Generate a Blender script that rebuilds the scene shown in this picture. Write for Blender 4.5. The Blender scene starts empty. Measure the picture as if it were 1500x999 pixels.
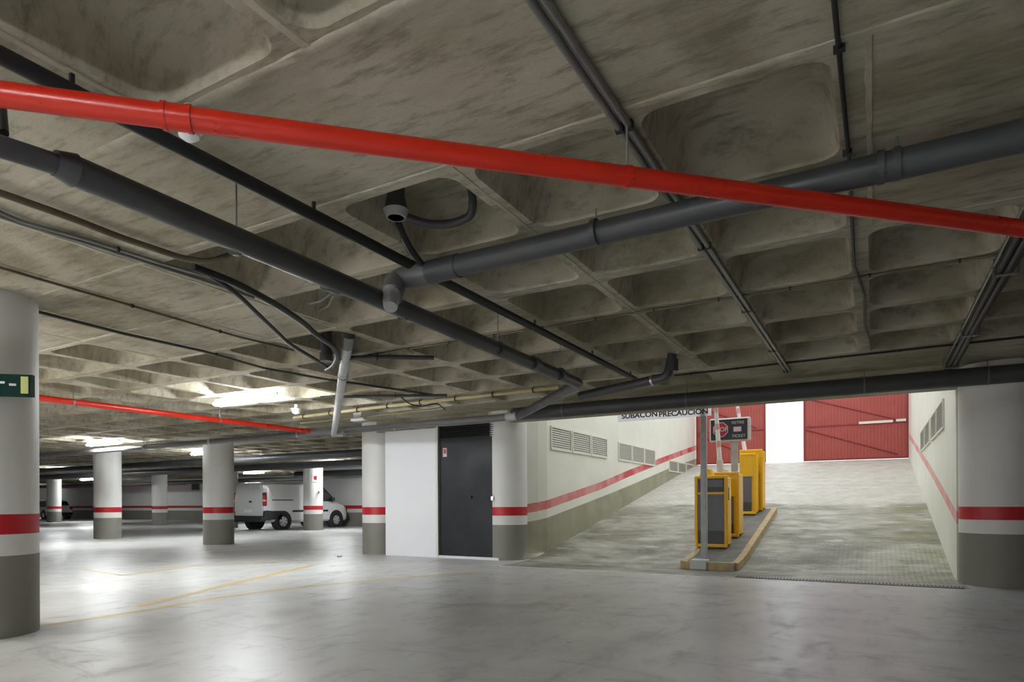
import bpy, math, random
from mathutils import Vector, Matrix
random.seed(7)
C = bpy.context.scene.collection
PI = math.pi
# ------------------------------------------------------------------ camera
F, CX, CY, ROLL, H = 940.0, 750.0, 737.0, 0.0045, 1.05
YAW = math.atan(530 / 940.0)
cam = bpy.data.cameras.new('camera'); camo = bpy.data.objects.new('camera', cam); C.objects.link(camo)
cam.sensor_width = 36; cam.lens = F / 1500 * 36; cam.shift_y = (CY - 499.5) / 1500; cam.clip_end = 300
camo.matrix_world = Matrix.Translation((0, 0, H)) @ Matrix.Rotation(YAW, 4, 'Z') @ Matrix.Rotation(PI / 2, 4, 'X') @ Matrix.Rotation(-ROLL, 4, 'Z')
bpy.context.scene.camera = camo

# ------------------------------------------------------------------ materials
def mat(name, col, rough=.6, metal=0, var=.0, scale=3, dark=None, bump=0, bscale=40, stretch=None, emit=None, estr=1, detail=6, rvar=0, spec=.5, thr=(.35, .7)):
    m = bpy.data.materials.new(name); m.use_nodes = True
    nt = m.node_tree; b = nt.nodes['Principled BSDF']; L = nt.links
    b.inputs['Base Color'].default_value = (*col, 1); b.inputs['Roughness'].default_value = rough; b.inputs['Metallic'].default_value = metal
    b.inputs['Specular IOR Level'].default_value = spec
    geo = nt.nodes.new('ShaderNodeNewGeometry'); mp = nt.nodes.new('ShaderNodeMapping'); L.new(geo.outputs['Position'], mp.inputs['Vector'])
    if stretch: mp.inputs['Scale'].default_value = stretch
    def noise(sc, det=detail, rgh=.6):
        n = nt.nodes.new('ShaderNodeTexNoise'); n.inputs['Scale'].default_value = sc; n.inputs['Detail'].default_value = det; n.inputs['Roughness'].default_value = rgh
        L.new(mp.outputs['Vector'], n.inputs['Vector']); return n
    if dark is None: dark = tuple(c * .6 for c in col)
    if var > 0:
        n = noise(scale); r = nt.nodes.new('ShaderNodeValToRGB'); L.new(n.outputs['Fac'], r.inputs['Fac'])
        r.color_ramp.elements[0].position = thr[0]; r.color_ramp.elements[1].position = thr[1]
        r.color_ramp.elements[0].color = (*[c * (1 - var) + d * var for c, d in zip(col, dark)], 1); r.color_ramp.elements[1].color = (*col, 1)
        L.new(r.outputs['Color'], b.inputs['Base Color'])
    if rvar > 0:
        n = noise(scale * .7); mr = nt.nodes.new('ShaderNodeMapRange'); L.new(n.outputs['Fac'], mr.inputs['Value'])
        mr.inputs['From Min'].default_value = .3; mr.inputs['From Max'].default_value = .7
        mr.inputs['To Min'].default_value = max(.02, rough - rvar); mr.inputs['To Max'].default_value = min(1, rough + rvar); L.new(mr.outputs['Result'], b.inputs['Roughness'])
    if bump > 0:
        n = noise(bscale, 5); bp = nt.nodes.new('ShaderNodeBump'); bp.inputs['Strength'].default_value = bump; bp.inputs['Distance'].default_value = .01
        L.new(n.outputs['Fac'], bp.inputs['Height']); L.new(bp.outputs['Normal'], b.inputs['Normal'])
    if emit:
        b.inputs['Emission Color'].default_value = (*emit, 1); b.inputs['Emission Strength'].default_value = estr
    m['mp'] = 1
    return m

def mixcol(nt, a, b_, fac_socket, blend='MIX', fac=None):
    n = nt.nodes.new('ShaderNodeMix'); n.data_type = 'RGBA'; n.blend_type = blend
    if fac_socket is not None: nt.links.new(fac_socket, n.inputs[0])
    else: n.inputs[0].default_value = fac
    for s, v in ((6, a), (7, b_)):
        if isinstance(v, tuple): n.inputs[s].default_value = (*v, 1)
        else: nt.links.new(v, n.inputs[s])
    return n.outputs[2]

def nz(nt, vec, sc, det=6, rgh=.6, dist=0):
    n = nt.nodes.new('ShaderNodeTexNoise'); n.inputs['Scale'].default_value = sc; n.inputs['Detail'].default_value = det
    n.inputs['Roughness'].default_value = rgh; n.inputs['Distortion'].default_value = dist; nt.links.new(vec, n.inputs['Vector']); return n.outputs['Fac']
def rng(nt, v, a, b_, c=0., d=1.):
    n = nt.nodes.new('ShaderNodeMapRange'); nt.links.new(v, n.inputs['Value'])
    for k, x in zip(('From Min', 'From Max', 'To Min', 'To Max'), (a, b_, c, d)): n.inputs[k].default_value = x
    return n.outputs['Result']
def mathn(nt, op, a, b_=None):
    n = nt.nodes.new('ShaderNodeMath'); n.operation = op
    for i, v in enumerate((a, b_)):
        if v is None: continue
        if isinstance(v, (int, float)): n.inputs[i].default_value = v
        else: nt.links.new(v, n.inputs[i])
    return n.outputs[0]
def base(name):
    m = bpy.data.materials.new(name); m.use_nodes = True; nt = m.node_tree
    g = nt.nodes.new('ShaderNodeNewGeometry'); return m, nt, nt.nodes['Principled BSDF'], g
def mapping(nt, vec, scale):
    mp = nt.nodes.new('ShaderNodeMapping'); nt.links.new(vec, mp.inputs['Vector']); mp.inputs['Scale'].default_value = scale; return mp.outputs['Vector']
def bumpn(nt, b, h, st, dist=.01):
    bp = nt.nodes.new('ShaderNodeBump'); bp.inputs['Strength'].default_value = st; bp.inputs['Distance'].default_value = dist
    nt.links.new(h, bp.inputs['Height']); nt.links.new(bp.outputs['Normal'], b.inputs['Normal'])

# ceiling concrete: beige grey, blotched, board streaks along x
def ceiling_mat():
    m, nt, b, g = base('ceiling_concrete'); P = g.outputs['Position']
    big = nz(nt, P, .9, 5, .55, .6); mid = nz(nt, mapping(nt, P, (1.2, 5, 2)), 3.2, 8, .7); fine = nz(nt, P, 38, 6, .75)
    c = mixcol(nt, (.30, .265, .19), (.49, .45, .365), rng(nt, big, .38, .62))
    c = mixcol(nt, c, (.17, .15, .105), mathn(nt, 'MULTIPLY', rng(nt, mid, .5, .68), .75))
    c = mixcol(nt, c, (.50, .47, .38), mathn(nt, 'MULTIPLY', rng(nt, mid, .46, .28), .5))
    c = mixcol(nt, c, (.13, .115, .085), mathn(nt, 'MULTIPLY', rng(nt, fine, .56, .8), .45))
    nt.links.new(c, b.inputs['Base Color']); b.inputs['Roughness'].default_value = .85; b.inputs['Specular IOR Level'].default_value = .25
    bumpn(nt, b, mathn(nt, 'ADD', mathn(nt, 'MULTIPLY', mid, .8), mathn(nt, 'MULTIPLY', fine, .5)), .45, .012)
    return m
def floor_mat():
    m, nt, b, g = base('floor_concrete'); P = g.outputs['Position']
    big = nz(nt, P, .45, 6, .6, .8); mid = nz(nt, mapping(nt, P, (1.6, .8, 1)), 2.4, 8, .7, .5); fine = nz(nt, P, 60, 4, .7)
    c = mixcol(nt, (.47, .475, .465), (.64, .645, .635), rng(nt, big, .34, .66))
    c = mixcol(nt, c, (.22, .22, .215), mathn(nt, 'MULTIPLY', rng(nt, mid, .52, .8), .8))
    trail = nz(nt, mapping(nt, P, (.35, 1.5, 1)), 1.1, 8, .75, 1.5)
    c = mixcol(nt, c, (.25, .25, .245), mathn(nt, 'MULTIPLY', rng(nt, trail, .55, .66), .55))
    spots = nt.nodes.new('ShaderNodeTexVoronoi'); spots.inputs['Scale'].default_value = 1.7; nt.links.new(P, spots.inputs['Vector'])
    c = mixcol(nt, c, (.13, .13, .13), mathn(nt, 'MULTIPLY', rng(nt, mathn(nt, 'ADD', spots.outputs['Distance'], mathn(nt, 'MULTIPLY', fine, .06)), .075, .055), .6))
    c = mixcol(nt, c, (.6, .6, .59), mathn(nt, 'MULTIPLY', rng(nt, fine, .55, .8), .3))
    nt.links.new(c, b.inputs['Base Color'])
    r = mathn(nt, 'ADD', rng(nt, mid, .3, .7, .27, .43), mathn(nt, 'MULTIPLY', fine, .06)); nt.links.new(r, b.inputs['Roughness'])
    b.inputs['Specular IOR Level'].default_value = .7
    bumpn(nt, b, mathn(nt, 'ADD', mathn(nt, 'MULTIPLY', nz(nt, P, 7, 4), 1.0), mathn(nt, 'MULTIPLY', fine, .25)), .16, .01)
    return m
def ramp_mat():
    m, nt, b, g = base('ramp_concrete'); P = g.outputs['Position']
    sp = nt.nodes.new('ShaderNodeSeparateXYZ'); nt.links.new(P, sp.inputs[0])
    big = nz(nt, P, .7, 6, .6, .6); st = nz(nt, mapping(nt, P, (.9, 2.4, 1)), 1.7, 8, .72); fine = nz(nt, P, 34, 5, .7)
    c = mixcol(nt, (.17, .165, .12), (.40, .395, .33), rng(nt, big, .38, .62))
    c = mixcol(nt, c, (.11, .11, .085), mathn(nt, 'MULTIPLY', rng(nt, st, .5, .7), .8))
    c = mixcol(nt, c, (.62, .61, .54), mathn(nt, 'MULTIPLY', rng(nt, st, .44, .27), .8))
    # mossy stain beside the right wall
    moss = mathn(nt, 'MULTIPLY', rng(nt, sp.outputs['X'], -.5, .9), rng(nt, nz(nt, P, 1.6, 6, .7), .4, .62))
    c = mixcol(nt, c, (.20, .20, .07), mathn(nt, 'MULTIPLY', moss, .8))
    # paler paving with a diagonal joint pattern on the upper part
    up = rng(nt, mathn(nt, 'ADD', sp.outputs['Y'], mathn(nt, 'MULTIPLY', big, 1.2)), 16.2, 16.5)
    pale = mixcol(nt, (.42, .405, .35), (.58, .56, .50), rng(nt, nz(nt, P, 3, 6, .7), .35, .65))
    a1 = mathn(nt, 'SINE', mathn(nt, 'MULTIPLY', mathn(nt, 'ADD', sp.outputs['X'], mathn(nt, 'MULTIPLY', sp.outputs['Y'], .6)), 17.))
    a2 = mathn(nt, 'SINE', mathn(nt, 'MULTIPLY', mathn(nt, 'SUBTRACT', sp.outputs['X'], mathn(nt, 'MULTIPLY', sp.outputs['Y'], .6)), 17.))
    j = mathn(nt, 'MAXIMUM', mathn(nt, 'ABSOLUTE', a1), mathn(nt, 'ABSOLUTE', a2))
    pale = mixcol(nt, pale, (.30, .29, .25), mathn(nt, 'MULTIPLY', rng(nt, j, .97, 1.), .5))
    c = mixcol(nt, c, pale, up)
    nt.links.new(c, b.inputs['Base Color'])
    nt.links.new(rng(nt, st, .3, .7, .45, .75), b.inputs['Roughness'])
    gx = mathn(nt, 'SINE', mathn(nt, 'MULTIPLY', sp.outputs['X'], 95.)); gy = mathn(nt, 'SINE', mathn(nt, 'MULTIPLY', sp.outputs['Y'], 62.))
    low = rng(nt, sp.outputs['Y'], 12.9, 11.8)
    h = mathn(nt, 'ADD', mathn(nt, 'MULTIPLY', fine, .6), mathn(nt, 'MULTIPLY', mathn(nt, 'MULTIPLY', gx, low), .16))
    h = mathn(nt, 'ADD', h, mathn(nt, 'MULTIPLY', gy, .07))
    bumpn(nt, b, h, .5, .015)
    return m

def translucent_mat():
    m, nt, b, g = base('translucent_white_acrylic'); out = nt.nodes['Material Output']
    tr = nt.nodes.new('ShaderNodeBsdfTranslucent'); tr.inputs['Color'].default_value = (.9, .9, .92, 1); b.inputs['Base Color'].default_value = (.85, .85, .87, 1); b.inputs['Roughness'].default_value = .3
    mx = nt.nodes.new('ShaderNodeMixShader'); mx.inputs[0].default_value = .85; nt.links.new(b.outputs[0], mx.inputs[1]); nt.links.new(tr.outputs[0], mx.inputs[2]); nt.links.new(mx.outputs[0], out.inputs['Surface']); return m
M = {}
M['ridge'] = mat('mortar_ridge', (.50, .465, .37), .9, var=.7, scale=9, dark=(.30, .27, .20), bump=.4)
M['ceil'] = ceiling_mat(); M['floor'] = floor_mat(); M['ramp'] = ramp_mat()
M['white'] = mat('white_paint', (.74, .74, .73), .55, var=.35, scale=1.2, dark=(.55, .54, .5), bump=.08, bscale=60)
M['red'] = mat('red_paint', (.50, .012, .022), .45, var=.2, scale=6)
M['grey'] = mat('grey_paint', (.235, .228, .20), .6, var=.35, scale=2, dark=(.16, .155, .13), bump=.1, bscale=60)
M['rwhite'] = mat('ramp_wall_paint', (.78, .79, .71), .65, var=.5, scale=.9, dark=(.60, .61, .50), bump=.1, bscale=50)
M['rred'] = mat('faded_red_paint', (.52, .05, .06), .6, var=.8, scale=1.3, dark=(.70, .34, .33), thr=(.4, .62))
M['rred2'] = mat('washed_red_paint', (.66, .27, .26), .6, var=.8, scale=1.3, dark=(.74, .52, .48), thr=(.4, .62))
M['board'] = translucent_mat()
M['rgrey'] = mat('ramp_skirt_paint', (.36, .35, .25), .7, var=.7, scale=1.4, dark=(.22, .22, .15), bump=.15, bscale=50)
M['panel'] = mat('white_panel', (.80, .81, .85), .45, var=.08, scale=2)
M['black'] = mat('black_door_paint', (.012, .013, .017), .5, spec=.3, var=.5, scale=2.5, dark=(.03, .032, .04), rvar=.1)
M['pvc'] = mat('grey_pipe_plastic', (.050, .052, .058), .40, var=.5, scale=5, dark=(.075, .075, .075), rvar=.1)
M['pvcm'] = mat('mid_grey_pipe', (.15, .15, .155), .4, var=.4, scale=6, dark=(.09, .09, .09))
M['pvcl'] = mat('light_grey_pipe', (.50, .51, .51), .45, var=.4, scale=5, dark=(.2, .2, .19))
M['dark'] = mat('black_plastic', (.012, .012, .014), .5)
M['redpipe'] = mat('red_pipe_paint', (.60, .022, .006), .33, var=.25, scale=4, dark=(.38, .012, .006), rvar=.08)
M['zinc'] = mat('galvanised_conduit', (.30, .30, .30), .38, .6, var=.5, scale=8, dark=(.16, .16, .15))
M['brown'] = mat('brown_conduit', (.17, .14, .085), .5, var=.6, scale=5, dark=(.07, .05, .03))
M['cream'] = mat('cream_conduit', (.52, .46, .27), .45, var=.5, scale=6, dark=(.34, .28, .14))
M['chrome'] = mat('bright_metal', (.62, .62, .62), .25, .9)
M['lamp'] = mat('lamp_diffuser', (.9, .9, .9), .4, emit=(.93, .97, 1.0), estr=72)
M['tube'] = mat('fill_tube', (.9, .9, .9), .4, emit=(1.0, .97, .90), estr=125)  # glow of the added fill lamps only
M['lampbody'] = mat('lamp_body', (.62, .62, .60), .5)
M['yellow'] = mat('yellow_enamel', (.90, .50, .004), .35, var=.2, scale=5, dark=(.74, .37, .005))
M['mgrey'] = mat('machine_grey', (.15, .15, .17), .45)
M['mdark'] = mat('machine_dark', (.05, .05, .055), .4, var=.5, scale=30, dark=(.09, .08, .07))
M['kerbtop'] = mat('island_concrete', (.20, .20, .18), .7, var=.7, scale=5, dark=(.10, .10, .095), bump=.2)
M['kerby'] = mat('kerb_yellow_paint', (.62, .44, .17), .6, var=.9, scale=7, dark=(.33, .27, .20))
M['gate'] = mat('red_gate_paint', (.40, .075, .062), .5, var=.4, scale=2, dark=(.30, .035, .03))
M['gated'] = mat('dark_red_steel', (.25, .025, .022), .5)
M['pale'] = mat('pale_bar', (.78, .70, .62), .5)
M['louv'] = mat('louvre_aluminium', (.42, .42, .36), .5, .2)
M['louvf'] = mat('louvre_frame', (.68, .69, .60), .5)
M['signw'] = mat('sign_white', (.85, .85, .86), .4)
M['ink'] = mat('sign_ink', (.035, .02, .03), .5)
M['sred'] = mat('sign_red', (.42, .02, .035), .4)
M['apink'] = mat('faded_arm_reflector', (.68, .42, .40), .4)
M['sdark'] = mat('sign_dark', (.03, .035, .05), .3)
M['spink'] = mat('sign_pale_letters', (.62, .52, .55), .5)
M['green'] = mat('exit_sign_green', (.003, .034, .025), .7, spec=.15)
M['ygreen'] = mat('exit_sign_pale_window', (.62, .62, .22), .4)
M['car'] = mat('white_car_paint', (.74, .75, .76), .22, spec=.6)
M['glass'] = mat('dark_car_glass', (.02, .025, .03), .08, spec=.7)
M['tyre'] = mat('tyre_rubber', (.02, .02, .02), .8)
M['trimk'] = mat('black_car_trim', (.028, .028, .032), .6)
M['hub'] = mat('hub_silver', (.62, .62, .63), .35, .5)
M['tail'] = mat('tail_lamp_red', (.38, .012, .02), .2)
M['amber'] = mat('tail_lamp_amber', (.75, .45, .25), .3)
M['drain'] = mat('drain_iron', (.045, .045, .045), .6, .5)
M['paint_line'] = mat('worn_yellow_paint', (.62, .46, .17), .4, var=1, scale=2.2, dark=(.52, .47, .34), thr=(.36, .50))
M['leaf'] = mat('dry_leaf', (.40, .15, .02), .6)
M['street'] = mat('street_surface', (.55, .54, .52), .8, var=.3, scale=.6)
M['facade'] = mat('outside_render', (.7, .69, .66), .8)

# ------------------------------------------------------------------ mesh builder
class MB:
    def __init__(s): s.v = []; s.f = []; s.m = []
    def add(s, vs, fs, mi=0):
        o = len(s.v); s.v += [tuple(v) for v in vs]; s.f += [tuple(o + i for i in f) for f in fs]; s.m += [mi] * len(fs); return s
    def box(s, x0, y0, z0, x1, y1, z1, mi=0, bev=0):
        x0, x1 = sorted((x0, x1)); y0, y1 = sorted((y0, y1)); z0, z1 = sorted((z0, z1))
        if bev <= 0:
            v = [(x, y, z) for z in (z0, z1) for x, y in ((x0, y0), (x1, y0), (x1, y1), (x0, y1))]
            return s.add(v, [(3, 2, 1, 0), (4, 5, 6, 7), (0, 1, 5, 4), (1, 2, 6, 5), (2, 3, 7, 6), (3, 0, 4, 7)], mi)
        b = min(bev, (x1 - x0) * .49, (y1 - y0) * .49, (z1 - z0) * .49)
        rings = []
        for z, i in ((z0, b), (z0 + b, 0), (z1 - b, 0), (z1, b)):
            r = []
            for (cx, cy, sx, sy) in ((x0, y0, 1, 1), (x1, y0, -1, 1), (x1, y1, -1, -1), (x0, y1, 1, -1)):
                p = [(cx + sx * i, cy + sy * (b + i * .4), z), (cx + sx * (b + i * .4), cy + sy * i, z)]
                if sx * sy < 0: p = p[::-1]
                r += p
            rings.append(r)
        v = [p for r in rings for p in r]; f = []
        for k in range(3):
            for i in range(8):
                j = (i + 1) % 8; f.append((k * 8 + i, k * 8 + j, k * 8 + 8 + j, k * 8 + 8 + i))
        f.append(tuple(range(7, -1, -1))); f.append(tuple(range(24, 32)))
        return s.add(v, f, mi)
    def tube(s, pts, r, n=14, mi=0, cap=True):
        pts = [Vector(p) for p in pts]
        if not isinstance(r, (list, tuple)): r = [r] * len(pts)
        t0 = (pts[1] - pts[0]).normalized(); up = Vector((0, 0, 1)) if abs(t0.z) < .9 else Vector((1, 0, 0))
        nrm = (up - t0 * up.dot(t0)).normalized(); v = []
        for i, p in enumerate(pts):
            if i == 0: t = t0
            elif i == len(pts) - 1: t = (pts[i] - pts[i - 1]).normalized()
            else:
                t = ((pts[i + 1] - p).normalized() + (p - pts[i - 1]).normalized())
                t = t.normalized() if t.length > 1e-6 else (pts[i + 1] - p).normalized()
            nrm = (nrm - t * nrm.dot(t)).normalized(); bn = t.cross(nrm)
            for k in range(n):
                a = 2 * PI * k / n; v.append(p + (nrm * math.cos(a) + bn * math.sin(a)) * r[i])
        f = [(i * n + k, i * n + (k + 1) % n, (i + 1) * n + (k + 1) % n, (i + 1) * n + k) for i in range(len(pts) - 1) for k in range(n)]
        if cap: f += [tuple(range(n - 1, -1, -1)), tuple((len(pts) - 1) * n + k for k in range(n))]
        return s.add(v, f, mi)
    def lathe(s, cx, cy, prof, n=32, mis=None, axis='z'):
        v = []
        for r, h in prof:
            for k in range(n):
                a = 2 * PI * k / n; c_, s_ = r * math.cos(a), r * math.sin(a)
                v.append((cx + c_, cy + s_, h) if axis == 'z' else ((h, cx + c_, cy + s_) if axis == 'x' else (cx + c_, h, cy + s_)))
        o = len(s.v); s.v += v
        for i in range(len(prof) - 1):
            for k in range(n):
                q = [i * n + k, i * n + (k + 1) % n, (i + 1) * n + (k + 1) % n, (i + 1) * n + k]
                s.f.append(tuple(o + a for a in q)); s.m.append(mis[i] if mis else 0)
        s.f.append(tuple(o + k for k in range(n - 1, -1, -1))); s.m.append(mis[0] if mis else 0)
        s.f.append(tuple(o + (len(prof) - 1) * n + k for k in range(n))); s.m.append(mis[-1] if mis else 0)
        return s
    def quad(s, a, b, c, d, mi=0): return s.add([a, b, c, d], [(0, 1, 2, 3)], mi)
    def build(s, name, mats, parent=None, smooth=False, origin=None, bevel=0, local=False):
        if not isinstance(mats, (list, tuple)): mats = [mats]
        if parent is not None and not local: off = parent_loc(parent)
        elif parent is not None: off = Vector((0, 0, 0))
        elif origin: off = Vector(origin)
        else:
            xs = [v[0] for v in s.v]; ys = [v[1] for v in s.v]; zs = [v[2] for v in s.v]
            off = Vector(((min(xs) + max(xs)) / 2, (min(ys) + max(ys)) / 2, min(zs)))
        me = bpy.data.meshes.new(name); me.from_pydata([tuple(Vector(v) - off) for v in s.v], [], s.f)
        for m in mats: me.materials.append(m)
        for p, mi in zip(me.polygons, s.m): p.material_index = mi
        if smooth:
            for p in me.polygons: p.use_smooth = True
            me.set_sharp_from_angle(angle=math.radians(40))
        me.update()
        o = bpy.data.objects.new(name, me); C.objects.link(o)
        if parent is not None: o.parent = parent
        else: o.location = off
        if parent is not None and not local:
            pass
        if bevel:
            b = o.modifiers.new('b', 'BEVEL'); b.width = bevel; b.segments = 2; b.limit_method = 'ANGLE'
        return o
def parent_loc(p):
    v = Vector(p.location)
    while p.parent: p = p.parent; v += Vector(p.location)
    return v
def tag(o, label, cat, group=None):
    o['label'] = label; o['category'] = cat
    if group: o['group'] = group
    return o
def struct(o): o['kind'] = 'structure'; return o
def thing(name, loc, label, cat, group=None):
    o = bpy.data.objects.new(name, None); o.empty_display_size = .1; C.objects.link(o); o.location = loc; return tag(o, label, cat, group)
def rounded(pts, rad, k=5):
    pts = [Vector(p) for p in pts]; out = [pts[0]]
    for a, b, c in zip(pts, pts[1:], pts[2:]):
        d1 = (a - b); d2 = (c - b); r = min(rad, d1.length * .48, d2.length * .48); p1 = b + d1.normalized() * r; p2 = b + d2.normalized() * r
        for i in range(k + 1):
            t = i / k; out.append(p1 * (1 - t) ** 2 + b * 2 * t * (1 - t) + p2 * t * t)
    out.append(pts[-1]); return out
def ray(px, py):
    a, b = (px - CX) / F, -(py - CY) / F
    a, b = a * math.cos(ROLL) + b * math.sin(ROLL), -a * math.sin(ROLL) + b * math.cos(ROLL)
    s, c = math.sin(YAW), math.cos(YAW); return (-s + c * a, c + s * a, b)
def onz(px, py, z): r = ray(px, py); t = (z - H) / r[2]; return (r[0] * t, r[1] * t, z)
def ony(px, py, y): r = ray(px, py); t = y / r[1]; return (r[0] * t, y, H + r[2] * t)
def text_mesh(name, s, size, m, parent, loc, rot=(PI / 2, 0, 0), ext=.003, bold=.0, ax='CENTER'):
    cu = bpy.data.curves.new(name, 'FONT'); cu.body = s; cu.size = size; cu.extrude = ext; cu.offset = bold; cu.align_x = ax; cu.align_y = 'CENTER'
    t = bpy.data.objects.new(name + '_tmp', cu); C.objects.link(t)
    bpy.context.view_layer.update(); me = bpy.data.meshes.new_from_object(t.evaluated_get(bpy.context.evaluated_depsgraph_get()))
    bpy.data.objects.remove(t); me.materials.clear(); me.materials.append(m)
    o = bpy.data.objects.new(name, me); C.objects.link(o); o.parent = parent; o.location = Vector(loc) - parent_loc(parent); o.rotation_euler = rot; return o

# ------------------------------------------------------------------ ceiling (waffle slab)
ZC = 2.75; PX, PY, X0, Y0 = .885, .945, -.08, 2.67
def gx(i): return X0 + PX * i
def gy(j): return Y0 + PY * j
COLS = {'near': (-6.35, 2.44), 'c546': (-9.19, 10.57), 'c750': (-6.03, 10.53), 'right': (1.38, 10.1)}
def solid(i, j):
    if j == -1: return True
    if i <= -4 and i >= -10 and j <= -1 and j >= -3: return True
    if i <= -6 and i >= -10 and j == 0: return True
    if i in (-6, -7, -8) and j == 1: return True
    if i >= 0 and j in (0, 1): return True
    if i >= -2 and j >= 6: return True
    if i >= -12 and j >= 7 and j <= 9: return True
    if i in (-11, -10) and 6 <= j <= 10: return True
    for cx, cy in ((-14.95, 11.15), (-20.7, 11.2), (-19.6, 18.7), (-32, 20), (-25.1, 19)):
        if abs(gx(i + .5) - cx) < 1.0 and abs(gy(j + .5) - cy) < 1.0: return True
    return False
cb = MB()
def cell(i, j):
    x0, x1, y0, y1 = gx(i), gx(i + 1), gy(j), gy(j + 1)
    near = (i > -16 and j < 12)
    if solid(i, j): cb.quad((x0, y0, ZC), (x0, y1, ZC), (x1, y1, ZC), (x1, y0, ZC)); return
    elif near: prof = [(.055, 0, .11), (.064, .03, .11), (.09, .21, .12), (.115, .255, .13), (.17, .278, .12)]; capz = .28
    else: prof = [(.055, 0, .12), (.10, .20, .12), (.17, .27, .12)]; capz = .275
    K = 4; rings = []
    def ring(ins, dz, rad):
        r = []
        for cx, cy, a0 in ((x1 - ins - rad, y1 - ins - rad, 0), (x0 + ins + rad, y1 - ins - rad, 90), (x0 + ins + rad, y0 + ins + rad, 180), (x1 - ins - rad, y0 + ins + rad, 270)):
            for k in range(K + 1):
                a = math.radians(a0 + 90 * k / K); r.append((cx + rad * math.cos(a), cy + rad * math.sin(a), ZC + dz))
        return r
    first = ring(*prof[0]); out = []
    for q, p in enumerate(first):
        c, k = divmod(q, K + 1)
        cxr = (x1, x0, x0, x1)[c]; cyr = (y1, y1, y0, y0)[c]; half = K / 2
        if c in (0, 2): side_x = k <= half
        else: side_x = k >= half
        if k == half: out.append((cxr, cyr, ZC))
        elif side_x: out.append((cxr, p[1], ZC))
        else: out.append((p[0], cyr, ZC))
    rings = [out, first] + [ring(*p) for p in prof[1:]]
    n = len(out); v = [p for r in rings for p in r]; f = []
    for a in range(len(rings) - 1):
        for k in range(n): f.append((a * n + k, (a + 1) * n + k, (a + 1) * n + (k + 1) % n, a * n + (k + 1) % n))
    v.append(((x0 + x1) / 2, (y0 + y1) / 2, ZC + capz)); c_ = len(v) - 1; l = len(rings) - 1
    for k in range(n): f.append((l * n + k, c_, l * n + (k + 1) % n))
    cb.add(v, f)
IL, IR, JN, JM, JF = -64, 6, -10, 8, 28
for i in range(IL, IR):
    for j in range(JN, JF):
        if j >= JM and i >= -7: continue
        cell(i, j)
xl, xr, yn, ym, yf = gx(IL), gx(IR), gy(JN), gy(JM), gy(JF)
cb.quad((xl, yn, 3.3), (xr, yn, 3.3), (xr, ym, 3.3), (xl, ym, 3.3)); cb.quad((xl, ym, 3.3), (-5.5, ym, 3.3), (-5.5, yf, 3.3), (xl, yf, 3.3))
cb.quad((gx(-7), ym, ZC), (gx(-7), yf, ZC), (-5.6, yf, ZC), (-5.6, ym, ZC))
ceil_ = struct(cb.build('ceiling', M['ceil'], smooth=True, origin=(0, 0, ZC)))
# mortar ridges left by the formwork on the solid parts
def ridge(p, q, w=.035, h=.009):
    b = MB(); p = Vector((*p, ZC)); q = Vector((*q, ZC)); L = (q - p).length; n = max(2, int(L / .09)); d = (q - p).normalized(); nn = Vector((-d.y, d.x, 0)); v = []
    for k in range(n + 1):
        c = p.lerp(q, k / n) + nn * random.uniform(-.003, .003); ww = w * random.uniform(.34, .5); hh = h * random.uniform(.35, .8)
        v += [c - nn * ww + Vector((0, 0, .004)), c - nn * ww * .6 - Vector((0, 0, hh)), c + nn * ww * .6 - Vector((0, 0, hh)), c + nn * ww + Vector((0, 0, .004))]
    f = [(k * 4 + a, (k + 1) * 4 + a, (k + 1) * 4 + a + 1, k * 4 + a + 1) for k in range(n) for a in range(3)]
    b.add(v, f).build('mortar_ridge', M['ridge'], ceil_, smooth=True)
for (p, q, w) in (((gx(-10), gy(0) - .01), (gx(2), gy(0) - .01), .06), ((gx(-10), gy(-1) + .0), (gx(2), gy(-1) + .0), .075), ((gx(-8), gy(1)), (gx(-5), gy(1)), .055), ((gx(-10), gy(1)), (gx(-8), gy(1)), .05), ((gx(-8), gy(2)), (gx(-5), gy(2)), .05),
    ((gx(-5), gy(-1)), (gx(-5), gy(2)), .05), ((gx(-6) - .03, gy(0)), (gx(-6) - .03, gy(2)), .04), ((gx(-8), gy(0)), (gx(-8), gy(2)), .05), ((gx(-3), gy(-3)), (gx(-3), gy(-1)), .05), ((gx(-2) + .02, gy(-2)), (gx(-2) + .02, gy(-1)), .06),
    ((gx(0) + .07, gy(0)), (gx(0) + .07, gy(2)), .04), ((gx(0), gy(2) - .03), (gx(2), gy(2) - .03), .04), ((gx(-2), gy(0)), (gx(-2), gy(6)), .03)):
    ridge(p, q, w)

# ------------------------------------------------------------------ floor, ramp, street
YR = 10.5; SL = .19; YG = 22.9; ZG = SL * (YG - YR)
def rz(y):
    if y < YR - .5: return 0.
    if y < YR + .5: return SL * (y - YR + .5) ** 2 / 2.
    if y < YG: return SL * (y - YR)
    return ZG
fb = MB()
fb.quad((xl, yn, 0), (xr, yn, 0), (xr, 9.30, 0), (xl, 9.30, 0)); fb.quad((xl, 9.30, 0), (-5.5, 9.30, 0), (-5.5, yf, 0), (xl, yf, 0))
fb.quad((1., 9.30, 0), (xr, 9.30, 0), (xr, 12, 0), (1., 12, 0))
fo = struct(fb.build('floor', M['floor'], origin=(0, 0, 0)))
rb = MB(); ys = [9.34, 9.7, 10.0] + [10 + .1 * k for k in range(1, 11)] + [12, 14, 16, 18, 20, YG, 23.6]
for a, b in zip(ys, ys[1:]): rb.quad((-5.5, a, rz(a)), (1.0, a, rz(a)), (1.0, b, rz(b)), (-5.5, b, rz(b)))
rb.quad((-5.5, 9.29, -.03), (1., 9.29, -.03), (1., 9.34, -.03), (-5.5, 9.34, -.03))
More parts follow.
